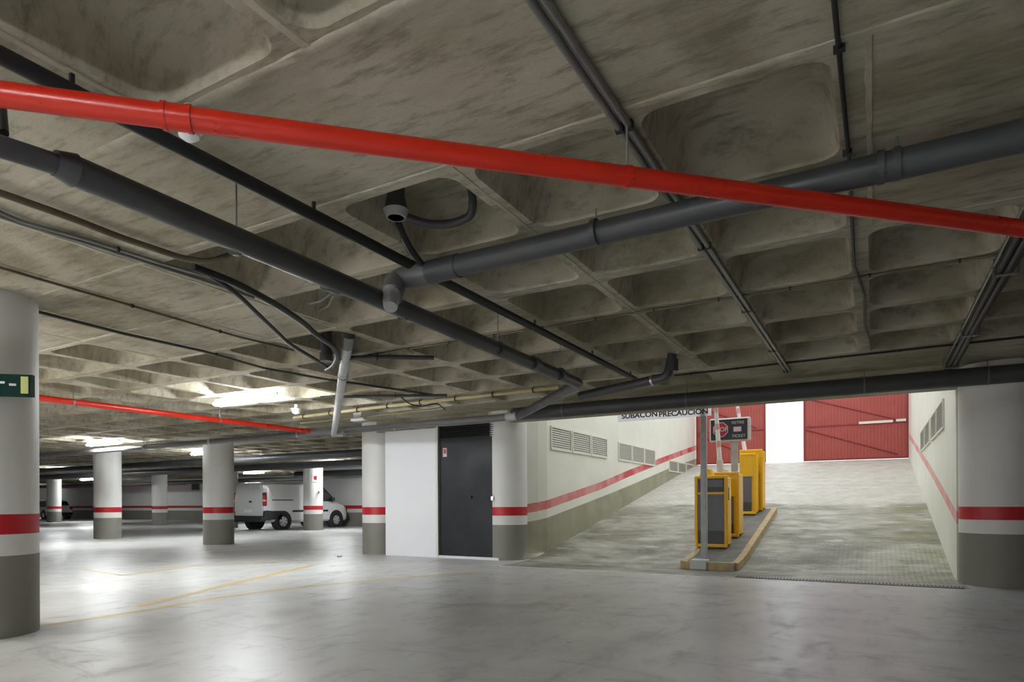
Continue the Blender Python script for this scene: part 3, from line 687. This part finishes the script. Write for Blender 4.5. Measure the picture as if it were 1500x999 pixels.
# side pipe going right from the elbow
t2 = thing('drain_pipe', (-2.6, 7.2, 2.5), 'short dark drain branch from the elbow towards the right, with upturned end', 'pipe')
q0 = Vector(onz(850, 580, 2.44)); q1 = Vector(onz(978, 552, 2.50)); b = MB(); b.tube(rounded([q0, q1, q1 + Vector((.05, .02, .26))], .08), .055, 20); b.build('pipe', M['pvc'], t2, smooth=True)
b = MB(); b.tube([q1 + Vector((.05, .02, .06)), q1 + Vector((.052, .02, .20))], .066, 20); b.build('socket', M['pvc'], t2, smooth=True)
b = MB(); m_ = q0.lerp(q1, .85); dd_ = (q1 - q0).normalized(); b.tube([m_ - dd_ * .015, m_ + dd_ * .015], .064, 18); b.build('clamp', M['chrome'], t2)

# wide grey pipe along x
R4 = .069; Z4 = 2.618; Y4 = 3.49
t = thing('drain_pipe', (-1, Y4, Z4), 'wide grey pipe from the right edge to above the thick drain pipe', 'pipe')
b = MB(); b.tube([(3.2, Y4 - .04, Z4), (-2.72, Y4 + .03, Z4)], R4, 28); b.build('pipe', M['pvc'], t, smooth=True)
b = MB(); b.tube(rounded([(-2.62, Y4 + .03, Z4), (-2.90, Y4 + .03, Z4), Vector(onz(573, 434, 2.44))], .09), R4 * 1.1, 24); b.build('elbow', M['pvcm'], t, smooth=True)
b = MB(); b.tube([Vector(onz(573, 428, 2.47)), Vector(onz(572, 450, 2.345))], [R4 * .95, R4 * .66], 24); b.build('spigot', M['pvcl'], t, smooth=True)
b = MB(); b.tube([(-2.62, Y4 + .03, Z4), (-2.38, Y4 + .03, Z4)], R4 * 1.12, 28); b.build('tee', M['pvc'], t, smooth=True)
for x in (.1, -1.4): clampx(t, x, Y4 - .01, Z4, R4 + .006, 'x', 'pvc', 'pipe_band', .03); hang(t, x, Y4, Z4, R4)
b = MB(); b.tube([(.02, Y4 - .01, Z4), (.05, Y4 - .01, Z4)], R4 + .008, 28); b.build('pipe_band', M['pvc'], t)
# floor drain trap in the recess, with hose
t = thing('drain_trap', tuple(onz(577, 312, 2.85)), 'dark drain trap with a curved hose inside a ceiling recess', 'drain trap')
pt = Vector(onz(580, 300, 2.88)); b = MB(); b.tube([(pt.x, pt.y, 3.03), (pt.x, pt.y, 2.93), (pt.x, pt.y, 2.84), (pt.x, pt.y, 2.80)], [.055, .055, .075, .05], 20); b.build('trap_body', M['pvc'], t, smooth=True)
b = MB(); b.tube([(pt.x, pt.y, 2.845), (pt.x, pt.y, 2.80)], [.078, .06], 20); b.build('collar', M['pvcl'], t, smooth=True)
hp = [onz(590, 316, 2.84), onz(625, 329, 2.80), onz(665, 328, 2.80), onz(690, 316, 2.82), onz(693, 298, 2.88), (onz(690, 300, 2.88)[0], onz(690, 300, 2.88)[1], 3.0)]
b = MB(); b.tube(rounded(hp, .08), .026, 14); b.build('hose', M['pvc'], t, smooth=True)
b = MB(); b.tube(rounded([onz(583, 325, 2.82), onz(598, 360, 2.72), onz(625, 396, 2.63)], .1), .020, 14); b.build('outlet_pipe', M['dark'], t, smooth=True)
b = MB(); b.tube([onz(588, 348, 2.76), onz(600, 372, 2.70)], .008, 8); b.build('wire', M['chrome'], t)

# twin conduits
for k, (dx, lab) in enumerate(((-.022, 'left one of the two parallel grey conduits fixed along a ceiling rib'), (.022, 'right one of the two parallel grey conduits fixed along a ceiling rib'))):
    t = thing('conduit', (-.965 + dx, 4, 2.72), lab, 'conduit', 'twin grey conduits')
    b = MB(); b.tube([(-.985 + dx, -1.5, 2.728), (-.965 + dx, 2.7, 2.728), (-.955 + dx, 9.0, 2.728)], .0155, 14); b.build('pipe', M['zinc'], t, smooth=True)
    for y in (-.5, .8, 2.75, 4.3, 5.9, 7.6, 8.9): b = MB(); b.box(-.965 + dx - .018, y - .012, 2.71, -.965 + dx + .018, y + .012, ZC + .0005); b.build('clip', M['dark'], t)
# single dark cable
t = thing('cable', (-.1, 4, 2.73), 'single thin black cable running straight down the upper right ceiling', 'cable')
pts = [(-.12, -1, 2.737), (-.11, 2.4, 2.737), (-.10, 3.5, 2.737), (-.115, 5.2, 2.735), (-.06, 6.0, 2.737), (-.07, 7.0, 2.737), (-.03, 7.6, 2.725), (-.02, 8.2, 2.737)]
b = MB(); b.tube(pts, .010, 10); b.build('cable', M['dark'], t, smooth=True)
for y in (2.68, 3.5): b = MB(); b.box(-.125, y - .01, 2.722, -.085, y + .01, ZC + .0005); b.build('clip', M['dark'], t)
# cable bundle on the right
t = thing('cable_bundle', (.81, 7, 2.68), 'thick black cable bundle slanting down at the right edge', 'cable')
for k, (dx, dz, r) in enumerate(((-.03, 0, .024), (.02, .0, .028), (-.005, .035, .022), (.055, .02, .016))):
    b = MB(); b.tube([(.795 + dx, -1, 2.66 + dz), (.80 + dx, 5.5, 2.66 + dz), (.80 + dx * .8, 7.2, 2.655 + dz), (.81 + dx, 9.4, 2.66 + dz)], r, 12); b.build('cable', M['dark'], t, smooth=True)
b = MB(); b.tube([(.72, -1, 2.70), (.745, 5.5, 2.70), (.75, 9.4, 2.70)], .012, 10); b.build('conduit', M['zinc'], t, smooth=True)
for y in (3.7, 5.6, 7.5, 9.2): b = MB(); b.box(.74, y - .015, 2.625, .88, y + .015, 2.635); b.box(.735, y - .015, 2.625, .745, y + .015, ZC + .002); b.box(.875, y - .015, 2.625, .885, y + .015, ZC + .002); b.build('bracket', M['zinc'], t)

def thin(name, pts, r, m, label, cat='conduit', clips=(), group=None, rad=.1, n=10, ext=0):
    pts = [Vector(p) for p in pts]
    if ext: d0 = (pts[0] - pts[1]).normalized(); pts[0] = pts[0] + Vector((d0.x, d0.y, 0)) * ext
    t = thing(name, tuple(pts[0]), label, cat, group); b = MB(); b.tube(rounded(pts, rad) if len(pts) > 2 else pts, r, n); b.build('pipe' if cat == 'conduit' else 'cable', M[m], t, smooth=True)
    for f in clips:
        L = [(b_ - a).length for a, b_ in zip(pts, pts[1:])]; s_ = f * sum(L)
        for a, b_, l in zip(pts, pts[1:], L):
            if s_ <= l: p = a.lerp(b_, s_ / l); break
            s_ -= l
        dd = (b_ - a).normalized() * .008; b = MB(); b.tube([p - dd, p + dd], r * 1.3 + .002, 12); b.tube([(p.x, p.y, p.z + r * .8), (p.x, p.y, max(ZC, p.z + r * 1.5))], .004, 6); b.build('clip', M['dark'], t)
    return t
thin('conduit', [(-5.2, 5.56, 2.738), (-2.9, 5.53, 2.738), (-.3, 5.50, 2.738), (2.5, 5.42, 2.738)], .010, 'brown', 'thin brown conduit crossing the middle of the ceiling under the recess ribs', clips=[k / 14 + .03 for k in range(14)], rad=.05)
thin('conduit', [(-2.3, 8.5, 2.738), (-.5, 8.42, 2.738), (3, 8.3, 2.738)], .012, 'dark', 'thin dark conduit near the ramp mouth, parallel to the big pipe', clips=[k / 9 + .04 for k in range(9)], rad=.05)
thin('conduit', [onz(0, 284, 2.71), onz(90, 314, 2.715), onz(180, 349, 2.715), onz(270, 379, 2.715), onz(305, 384, 2.715), onz(330, 376, 2.76), onz(350, 366, 2.9)], .021, 'brown', 'thick brown conduit at the left bending up into a ceiling recess', ext=3.2, clips=(.3, .62), rad=.08)
thin('conduit', [onz(0, 312, 2.72), onz(30, 324, 2.725), onz(130, 352, 2.73), onz(245, 388, 2.73), onz(330, 412, 2.73), onz(360, 425, 2.73)], .012, 'zinc', 'upper of two thin grey conduits side by side at the left', ext=3.2, clips=(.1, .55, .8), group='left grey conduits', rad=.05)
thin('conduit', [onz(0, 318, 2.72), onz(35, 329, 2.725), onz(130, 357, 2.73), onz(245, 394, 2.73), onz(330, 421, 2.73), onz(372, 436, 2.73)], .012, 'zinc', 'lower of two thin grey conduits side by side at the left', ext=3.2, clips=(), group='left grey conduits', rad=.05)
thin('cable_bundle', [onz(283, 391, 2.70), onz(340, 412, 2.68), onz(400, 443, 2.66), onz(445, 473, 2.66), onz(465, 492, 2.66), onz(488, 506, 2.68), onz(495, 522, 2.68), onz(489, 535, 2.70), onz(478, 541, 2.73)], .026, 'dark', 'upper thick black cable sagging towards the slanting pale pipe', 'cable', rad=.2, n=14)
thin('cable_bundle', [onz(300, 398, 2.70), onz(345, 428, 2.68), onz(380, 462, 2.66), onz(425, 505, 2.66), onz(465, 528, 2.70), onz(478, 537, 2.73)], .019, 'dark', 'lower black cable running straight down to the dark stub pipe', 'cable', rad=.2, n=12)
thin('conduit', [onz(0, 392, 2.73), onz(120, 427, 2.73), onz(183, 445, 2.73), onz(272, 471, 2.73), onz(348, 493, 2.73), onz(430, 513, 2.73)], .011, 'brown', 'thin brown conduit with small clips crossing the left ceiling', ext=3.2, clips=(.12, .3, .5, .7, .85), rad=.05)
thin('conduit', [onz(-20, 438, 2.72), onz(60, 458, 2.72), onz(178, 488, 2.72), onz(300, 515, 2.72), onz(390, 540, 2.73), onz(480, 556, 2.73), onz(640, 579, 2.735)], .0155, 'pvc', 'long dark grey conduit below the brown one on the left ceiling', ext=3.2, clips=(.3, .6), rad=.05)
thin('conduit', [(-9.4, 8.42, 2.66), (-7.1, 8.32, 2.68), (-3.9, 8.30, 2.70)], .03, 'cream', 'cream yellow conduit lit by the lamp, running to the drain elbow', clips=[k / 8 + .05 for k in range(8)], rad=.05)
thin('conduit', [onz(440, 620, 2.66), onz(575, 606, 2.68), onz(652, 598, 2.70)], .014, 'cream', 'short pale conduit just above the white panel', rad=.05)
thin('conduit', [onz(500, 525, 2.69), onz(560, 523, 2.69), onz(636, 524, 2.69)], .026, 'pvc', 'short level dark pipe right of the slanting pale pipe', clips=(.4,), rad=.05)
thin('conduit', [onz(470, 582, 2.69), onz(560, 580, 2.69), onz(655, 579, 2.70)], .022, 'pvc', 'level dark pipe above the cream conduit', clips=(.6,), rad=.05)
thin('cable', [onz(588, 582, 2.70), onz(600, 592, 2.66), onz(618, 596, 2.64), onz(640, 590, 2.68), onz(652, 600, 2.66)], .010, 'dark', 'short loose black cable sagging beside the cream conduit', 'cable', rad=.2)
thin('cable', [onz(420, 438, 2.93), onz(440, 447, 2.86), onz(470, 441, 2.86), onz(484, 430, 2.92)], .011, 'pvcl', 'upper loop of thin pale cable hanging in a ceiling recess', 'cable', group='pale cable loops', rad=.2)
thin('cable', [onz(425, 452, 2.90), onz(460, 457, 2.84), onz(482, 448, 2.84), onz(489, 432, 2.92)], .011, 'pvcl', 'lower loop of thin pale cable hanging in a ceiling recess', 'cable', group='pale cable loops', rad=.2)
# dark stub pipe from ceiling by the cable end
p = onz(478, 520, 2.66); t = thing('drain_stub', (p[0], p[1], 2.60), 'dark upright pipe stub where the two black cables end', 'pipe')
b = MB(); b.tube([(p[0], p[1], 3.02), (p[0], p[1], 2.60)], .06, 20); b.build('pipe', M['pvc'], t, smooth=True); b = MB(); b.tube([(p[0], p[1], 2.68), (p[0], p[1], 2.59)], .07, 20); b.build('socket', M['pvc'], t, smooth=True)
# slanting pale pipe
A_ = Vector(onz(511, 492, 2.74)); B_ = Vector(ony(489, 636, 9.42)); t = thing('slanting_drain_pipe', tuple(B_), 'pale grey pipe slanting down from the ceiling left of the white panel', 'pipe')
b = MB(); b.tube([A_ + Vector((0, 0, .15)), A_, A_.lerp(B_, .05)], .066, 22); b.build('top_socket', M['pvc'], t, smooth=True)
b = MB(); b.tube([A_.lerp(B_, .04), B_], .056, 22); b.build('pipe', M['pvcl'], t, smooth=True)
p = A_.lerp(B_, .24); dv = (B_ - A_).normalized(); b = MB(); b.tube([p - dv * .06, p + dv * .06], .062, 22); b.build('socket', M['pvcl'], t, smooth=True)
b = MB(); b.tube([p + dv * .06, p + dv * .08], .067, 22); b.build('seal_ring', M['dark'], t, smooth=True)
b = MB(); b.tube([B_ - dv * .02, B_ + Vector((.25, .02, .0))], .056, 18); b.build('foot_elbow', M['pvcl'], t, smooth=True)

# long pipes along x at the ramp mouth
t = thing('drain_pipe', (-1.5, 9.55, 2.56), 'big dark pipe spanning the top of the ramp mouth', 'pipe')
b = MB(); b.tube([(4.6, 9.55, 2.562), (-5.35, 9.55, 2.562)], .110, 32); b.build('pipe', M['pvc'], t, smooth=True)
for x in (-.10, -2.4, -4.4, 1.2, 2.8):
    clampx(t, x, 9.55, 2.562, .114, 'x', 'pvcm', 'pipe_band', .02); hang(t, x, 9.55, 2.562, .108)
t = thing('drain_pipe', (-10, 9.52, 2.51), 'long grey pipe above the white panel and black door, running on to the left', 'pipe')
b = MB(); b.tube([(-5.30, 9.50, 2.52), (-9.0, 9.52, 2.51), (-26, 9.6, 2.50)], .062, 22); b.build('pipe', M['pvcm'], t, smooth=True)
b = MB(); b.tube([(-5.45, 9.5, 2.52), (-5.25, 9.5, 2.53)], .075, 22); b.build('socket', M['pvcl'], t, smooth=True)
for x in (-7.9, -10.5, -13.4, -16): clampx(t, x, 9.52, 2.51, .065, 'x', 'pvcl', 'pipe_band', .03); hang(t, x, 9.52, 2.51, .06)
# more pipes in the background
for i, (y, z, r, x0, x1, lab) in enumerate(((13.8, 2.50, .11, -36, -9.3, 'dark pipe crossing behind the second row of columns'), (17.1, 2.50, .13, -40, -9.3, 'wide dark pipe above the white van'), (21.6, 2.46, .14, -24, -9.3, 'dark duct along the back wall above the van front'), (24.4, 2.42, .12, -55, -24.3, 'dark pipe in front of the far striped wall'))):
    t = thing('drain_pipe', ((x0 + x1) / 2, y, z), lab, 'pipe', 'background ceiling pipes'); b = MB(); b.tube([(x0, y, z), (x1, y, z)], r, 16); b.build('pipe', M['pvc'], t, smooth=True)
    k = x0 + 1.5
    while k < x1: hang(t, k, y, z, r); k += 4.4
t = thing('red_sprinkler_pipe', (-30, 26.2, 2.45), 'farthest red pipe, high before the distant striped wall', 'pipe'); b = MB(); b.tube([(-56, 26.6, 2.42), (-40, 26.6, 2.42)], .06, 12); b.build('pipe', M['redpipe'], t)
for k in (-54, -48, -42): hang(t, k, 26.6, 2.42, .06)

# small ceiling devices
def device(px, py, z, r, label, name='smoke_detector', cat='smoke detector', tilt=None):
    p = onz(px, py, z); t = thing(name, p, label, cat)
    b = MB(); b.lathe(p[0], p[1], [(r * .35, ZC + .001), (r * .35, z + r * 1.3), (r, z + r * 1.1), (r, z + r * .8)], 20); b.build('base', M['lampbody'], t, smooth=True)
    b = MB(); b.lathe(p[0], p[1], [(r * .8, z + r * .8), (r * .75, z + r * .3), (r * .35, z)], 20); b.build('dome', M['signw'], t, smooth=True)
device(277, 206, 2.60, .055, 'small clear domed detector hanging just under the red pipe')
device(434, 607, 2.58, .09, 'white domed detector left of the slanting pale pipe')
t = thing('emergency_light', onz(525, 615, 2.62), 'small white box lamp between the slanting pipe and the white panel', 'lamp')
p = onz(525, 615, 2.62); b = MB(); b.box(p[0] - .16, p[1] - .05, 2.60, p[0] + .16, p[1] + .05, 2.66, bev=.01); b.build('casing', M['signw'], t); b = MB(); b.box(p[0] - .1, p[1] - .03, 2.66, p[0] + .1, p[1] + .03, ZC + .002); b.build('mount', M['lampbody'], t)
p = onz(392, 450, 2.9); t = thing('oval_lamp', p, 'small pale oval lamp in a recess beside the black cable', 'lamp')
b = MB(); b.lathe(p[0], p[1], [(.07, 3.02), (.085, 2.95), (.07, 2.90), (.03, 2.885)], 20); b.build('shade', M['signw'], t, smooth=True)
b = MB(); b.lathe(p[0], p[1], [(.09, 3.03), (.09, 3.0)], 20); b.build('base', M['lampbody'], t)
p = ony(285, 711, 27.0); t = thing('wall_box', p, 'small dark square grille high on the far striped wall', 'vent')
b = MB(); b.box(p[0] - .4, 27.04, p[2] - .3, p[0] + .4, 27.1, p[2] + .3, bev=.02); b.build('grille', M['mdark'], t); b = MB(); b.box(p[0] - .45, 27.06, p[2] - .35, p[0] + .45, 27.1, p[2] + .35); b.build('frame', M['lampbody'], t)
p = ony(1023, 612, 0) if False else (-5.2, 22.2, 4.4)
# dry leaf on the floor
p = onz(497, 816, .0); v = []; b = MB()
for k in range(10):
    a = 2 * PI * k / 10; r = .055 * (1 + .35 * math.sin(3 * a)); v.append((p[0] + r * math.cos(a), p[1] + r * .7 * math.sin(a), .012 + .012 * math.cos(2 * a)))
v2 = [(x, y, z + .004) for x, y, z in v]; b.add(v + v2, [tuple(range(9, -1, -1)), tuple(range(10, 20))] + [(k, (k + 1) % 10, (k + 1) % 10 + 10, k + 10) for k in range(10)])
tag(b.build('dry_leaf', M['leaf']), 'small orange brown dry leaf lying on the floor before the round column', 'leaf')

# ------------------------------------------------------------------ lamps
def lamp(x, y, label, rot=0, z=2.63, L=1.42, seen=True):
    t = thing('ceiling_lamp', (x, y, z), label, 'ceiling lamp', 'fluorescent ceiling lamps')
    dx, dy = (L / 2, .11) if rot == 0 else (.11, L / 2)
    b = MB(); b.box(x - dx, y - .03, z + .04, x + dx, y + .03, z + .10, bev=.01); b.build('housing', M['lampbody'], t)
    b = MB(); b.box(x - dx * .98, y - .085, z - .01, x + dx * .98, y + .085, z + .04, bev=.02); b.build('diffuser', M['lamp'], t)
    for s in (-.7, .7):
        b = MB(); b.box(x + s * dx - .012, y + s * dy * (rot != 0) - .012, z + .10, x + s * dx + .012, y + s * dy * (rot != 0) + .012, ZC + .0005 if True else 0); b.build('bracket', M['zinc'], t)
lamp(-8.45, 6.62, 'large glowing ceiling lamp nearest the camera, above the left aisle')
lamp(-17.5, 9.35, 'glowing ceiling lamp above the second white column from the left')
lamp(-18.35, 18.75, 'glowing ceiling lamp right of the column before the van')
lamp(-32.0, 15.15, 'small distant glowing lamp at the far left')
lamp(-18.1, 12.75, 'small distant lamp beside the column left of the van')
lamp(-27.5, 22.0, 'distant glowing lamp strip before the far striped wall')
lamp(-43.0, 22.0, 'very distant lamp lighting the far left corner')
def fill_stand_lamp(x, y, label, z0=.45, z1=1.75):  # unseen tube lamps added to brighten the ceiling from low down
    t = thing('added_fill_lamp', (x, y, 0), label, 'added fill lamp', 'added upright fill lamps out of view')
    b = MB(); b.tube([(x, y, z0), (x, y, z1)], .03, 12); b.build('tube', M['tube'], t, smooth=True)
    b = MB(); b.box(x - .03, y - .075, 0, x + .03, y - .045, z1 + .05, bev=.008); b.build('post', M['lampbody'], t)
    b = MB(); b.lathe(x, y - .06, [(.2, 0), (.2, .015), (.05, .03)], 20); b.build('foot', M['lampbody'], t)
    for z in (z0 - .02, z1 + .02):
        b = MB(); b.box(x - .03, y - .05, z - .02, x + .03, y + .03, z + .02); b.build('tube_holder', M['lampbody'], t)
lamp(-1.4, -1.3, 'added unseen ceiling lamp above and behind the camera')  # added unseen lamp to brighten the near floor
lamp(-8.4, .5, 'added ceiling lamp in the left aisle beside the camera, out of view')  # added out of view, bounces light onto the left ceiling
lamp(-5.6, -3.6, 'added unseen ceiling lamp farthest behind the camera')  # another lamp added unseen for foreground light
fill_stand_lamp(-7.6, -.6, 'added upright fill lamp in the left aisle, out of view')
fill_stand_lamp(-10.4, 1.4, 'added upright fill lamp in the far left aisle, out of view')

# ------------------------------------------------------------------ vehicles
def loft(stations, mi_fn=None):
    """stations: (y, z_bottom, z_belt, z_top, half_width, half_width_top)"""
    b = MB(); n = None; v = []
    for (y, zb, zm, zt, w, wt) in stations:
        half = [(0, zb), (w * .9, zb), (w, zb + .08), (w * 1.0, (zb + zm) / 2), (w * .985, zm), (w * .985 + (wt - w * .985) * .5, zm + (zt - zm) * .5), (wt, zt - .09), (wt - .10, zt - .01), (wt * .5, zt + .01), (0, zt + .015)]
        ring = [(x, y, z) for x, z in half] + [(-x, y, z) for x, z in half[-2:0:-1]]; n = len(ring); v += ring
    f = [(i * n + k, i * n + (k + 1) % n, (i + 1) * n + (k + 1) % n, (i + 1) * n + k) for i in range(len(stations) - 1) for k in range(n)]
    f += [tuple(range(n - 1, -1, -1)), tuple((len(stations) - 1) * n + k for k in range(n))]
    return b.add(v, f)
def wheels(t, hw, ys_, r=.34):
    for y in ys_:
        for s in (1, -1):
            b = MB(); xo = s * (hw + .01); xi = s * (hw - .2)
            b.lathe(y, r, [(r * .6, xi), (r * .93, xi), (r, xi + s * .03), (r, xo - s * .03), (r * .93, xo), (r * .66, xo), (r * .6, xo - s * .03)], 28, axis='x'); w = b.build('wheel', M['tyre'], t, smooth=True, local=True)
            b = MB(); b.lathe(y, r, [(r * .66, xo - s * .03), (r * .62, xo - s * .005), (r * .2, xo + s * .006), (r * .16, xo + s * .012)], 24, axis='x')
            h = b.build('hub_cap', M['hub'], w, smooth=True, local=True)
            b = MB()
            for k in range(6):
                a = 2 * PI * k / 6 + .3; b.lathe(y + r * .43 * math.cos(a), r + r * .43 * math.sin(a), [(r * .085, xo - s * .02), (r * .085, xo + s * .008)], 10, axis='x')
            b.build('hub_holes', M['trimk'], w, local=True)
            b = MB(); ra = r * 1.22; b.lathe(y, r + .03, [(ra, s * (hw - .25)), (ra, s * (hw - .006 + .012))], 28, axis='x'); b.build('wheel_arch', M['trimk'], t, smooth=True, local=True)
def van():
    t = thing('delivery_van', (-22.0, 17.35, 0), 'white delivery van parked behind the columns, rear towards the camera', 'van')
    W = .93
    st = [(0.02, .42, 1.15, 1.84, .87, .74), (.06, .36, 1.15, 1.90, .90, .78), (.4, .33, 1.15, 1.935, W, .80), (1.5, .30, 1.15, 1.95, W, .80), (2.9, .30, 1.15, 1.94, W, .79), (3.15, .30, 1.14, 1.89, W, .77), (3.45, .30, 1.12, 1.70, W, .74), (3.80, .30, 1.10, 1.42, W, .70), (4.10, .30, 1.06, 1.20, W - .01, .70), (4.40, .30, .98, 1.10, W - .03, .68), (4.62, .30, .85, .98, W - .08, .62), (4.78, .34, .68, .84, W - .2, .52), (4.83, .38, .6, .74, .6, .42)]
    loft(st).build('body', M['car'], t, smooth=True, local=True)
    wheels(t, W, (.95, 3.92))
    # rear doors
    for s in (1, -1):
        b = MB(); x0, x1 = (.015, .80) if s > 0 else (-.80, -.015)
        v = []
        for y in (-.012, .03):
            v += [(x0, y, .60), (x1, y, .60), (x1 * (1 if s > 0 else 1), y, 1.15), (x1 if s < 0 and False else (x1 - .09 if s > 0 else x1), y, 1.80), (x0 if s > 0 else x0 + .09, y, 1.80), (x0, y, 1.15)]
        b.add(v, [(0, 1, 2, 3, 4, 5), (11, 10, 9, 8, 7, 6)] + [(k, k + 6, (k + 1) % 6 + 6, (k + 1) % 6) for k in range(6)]); d_ = b.build('rear_door', M['car'], t, local=True)
        if s > 0:
            b = MB(); b.box(.06, -.03, 1.12, .22, -.012, 1.19, bev=.008); b.build('door_handle', M['trimk'], d_, local=True)
            for z in (.85, 1.55): b = MB(); b.box(.74, -.028, z, .80, -.012, z + .07); b.build('hinge', M['lampbody'], d_, local=True)
    b = MB(); b.box(-.26, -.028, .72, .26, -.012, .84); b.build('licence_plate', M['signw'], t, local=True)
    for s in (1, -1):
        b = MB(); b.box(s * .82, -.005, .98, s * .915, .16, 1.52, bev=.02); l_ = b.build('tail_light', M['tail'], t, local=True)
        b = MB(); b.box(s * .825, -.012, 1.16, s * .918, .1, 1.24, bev=.008); b.build('indicator', M['amber'], l_, local=True)
        b = MB(); b.box(s * .825, -.012, 1.40, s * .918, .12, 1.50, bev=.008); b.build('lens_cap', M['trimk'], l_, local=True)
    b = MB(); b.box(-.92, -.10, .34, .92, .12, .58, bev=.05); b.box(.80, .02, .40, .940, .90, .80, bev=.03); b.box(-.940, .02, .40, -.80, .90, .80, bev=.03); b.build('rear_bumper', M['trimk'], t, local=True)
    b = MB(); b.box(-.82, 4.60, .30, .82, 4.90, .56, bev=.06); b.build('front_bumper', M['trimk'], t, local=True)
    for s in (1, -1):
        # side windows of the cab, following the tumblehome
        zb_, zt_ = 1.17, 1.70; xa_, xb_ = s * (W - .012), s * (.86 - .02)
        v = [(xa_, 2.30, zb_), (xa_, 3.78, zb_), (xa_ - s * .02, 3.76, 1.30), (xb_, 3.30, zt_ - .04), (xb_, 2.34, zt_ - .02)]
        v2 = [(x + s * .012, y, z) for x, y, z in v]; b = MB(); b.add(v + v2, [tuple(range(5)), tuple(range(9, 4, -1))] + [(k, (k + 1) % 5, (k + 1) % 5 + 5, k + 5) for k in range(5)]); b.build('side_window', M['glass'], t, local=True)
        b = MB(); b.box(s * (W - .01), 1.42, .72, s * (W + .022), 3.42, .80, bev=.01); b.build('side_moulding', M['trimk'], t, local=True)
        b = MB(); b.box(s * (W - .02), .40, 1.20, s * (W + .012), 1.45, 1.235); b.build('door_rail', M['trimk'], t, local=True)
        b = MB(); b.box(s * (W + .0), 3.55, 1.16, s * (W + .19), 3.67, 1.36, bev=.03); b.build('mirror', M['trimk'], t, local=True)
        b = MB(); b.box(s * (W - .01), 2.24, .5, s * (W + .004), 2.252, 1.2); b.build('door_seam', M['trimk'], t, local=True)
        b = MB(); b.box(s * (W - .01), 2.32, 1.02, s * (W + .03), 2.5, 1.07, bev=.01); b.build('door_handle', M['trimk'], t, local=True)
        b = MB(); b.box(s * .55, 4.55, .72, s * .84, 4.72, .92, bev=.04); b.build('headlight', M['glass'], t, local=True)
    v = [(-.72, 3.20, 1.87), (.72, 3.20, 1.87), (.70, 3.98, 1.31), (-.70, 3.98, 1.31)]; v2 = [(x, y + .012, z + .018) for x, y, z in v]
    b = MB(); b.add(v + v2, [(3, 2, 1, 0), (4, 5, 6, 7)] + [(k, (k + 1) % 4, (k + 1) % 4 + 4, k + 4) for k in range(4)]); b.build('windscreen', M['glass'], t, local=True)
    return t
van()
def hatchback(x, y, rz_, label):
    t = thing('parked_car', (x, y, 0), label, 'car'); t.rotation_euler.z = rz_; W = .86
    st = [(0, .4, .75, .92, .70, .55), (.12, .3, .8, 1.02, .80, .62), (.3, .25, .86, 1.25, W, .62), (.7, .22, .88, 1.42, W, .62), (1.5, .22, .88, 1.48, W, .62), (2.3, .22, .88, 1.44, W, .62), (2.8, .22, .88, 1.18, W, .62), (3.1, .22, .88, .98, W, .66), (3.7, .24, .78, .88, W - .04, .62), (3.95, .3, .6, .74, .72, .5), (4.02, .36, .52, .64, .55, .4)]
    loft(st).build('body', M['car'], t, smooth=True, local=True); wheels(t, W, (.75, 3.25), .31)
    for s in (1, -1):
        v = [(s * (W - .015), .45, .92), (s * (W - .015), 2.95, .92), (s * .71, 2.45, 1.34), (s * .70, .75, 1.36)]; v2 = [(a + s * .012, b_, c) for a, b_, c in v]
        b = MB(); b.add(v + v2, [(0, 1, 2, 3), (7, 6, 5, 4)] + [(k, (k + 1) % 4, (k + 1) % 4 + 4, k + 4) for k in range(4)]); b.build('side_window', M['glass'], t, local=True)
        b = MB(); b.box(s * .55, -.01, .72, s * .78, .08, .92, bev=.02); b.build('tail_light', M['tail'], t, local=True)
    v = [(-.55, .13, 1.04), (.55, .13, 1.04), (.55, .36, 1.30), (-.55, .36, 1.30)]; v2 = [(a, b_ - .03, c + .01) for a, b_, c in v]
    b = MB(); b.add(v + v2, [(0, 1, 2, 3), (7, 6, 5, 4)] + [(k, (k + 1) % 4, (k + 1) % 4 + 4, k + 4) for k in range(4)]); b.build('rear_window', M['glass'], t, local=True)
    b = MB(); b.box(-.78, -.05, .3, .78, .14, .52, bev=.05); b.build('rear_bumper', M['trimk'], t, local=True)
p = onz(104, 758.3, 0); hatchback(-52.6, 25.1, math.radians(90), 'white car parked at the far left behind the farthest column')

# ------------------------------------------------------------------ light and view
w = bpy.data.worlds.new('world'); bpy.context.scene.world = w; w.use_nodes = True
bg = w.node_tree.nodes['Background']; bg.inputs['Color'].default_value = (.93, .97, 1, 1); bg.inputs['Strength'].default_value = 1.05
vs = bpy.context.scene.view_settings; vs.view_transform = 'Standard'; vs.look = 'None'; vs.gamma = 1; vs.exposure = 0.9; vs.use_curve_mapping = False
for o in list(C.objects):
    if o.type == 'MESH' and o.get('mp') is not None: del o['mp']
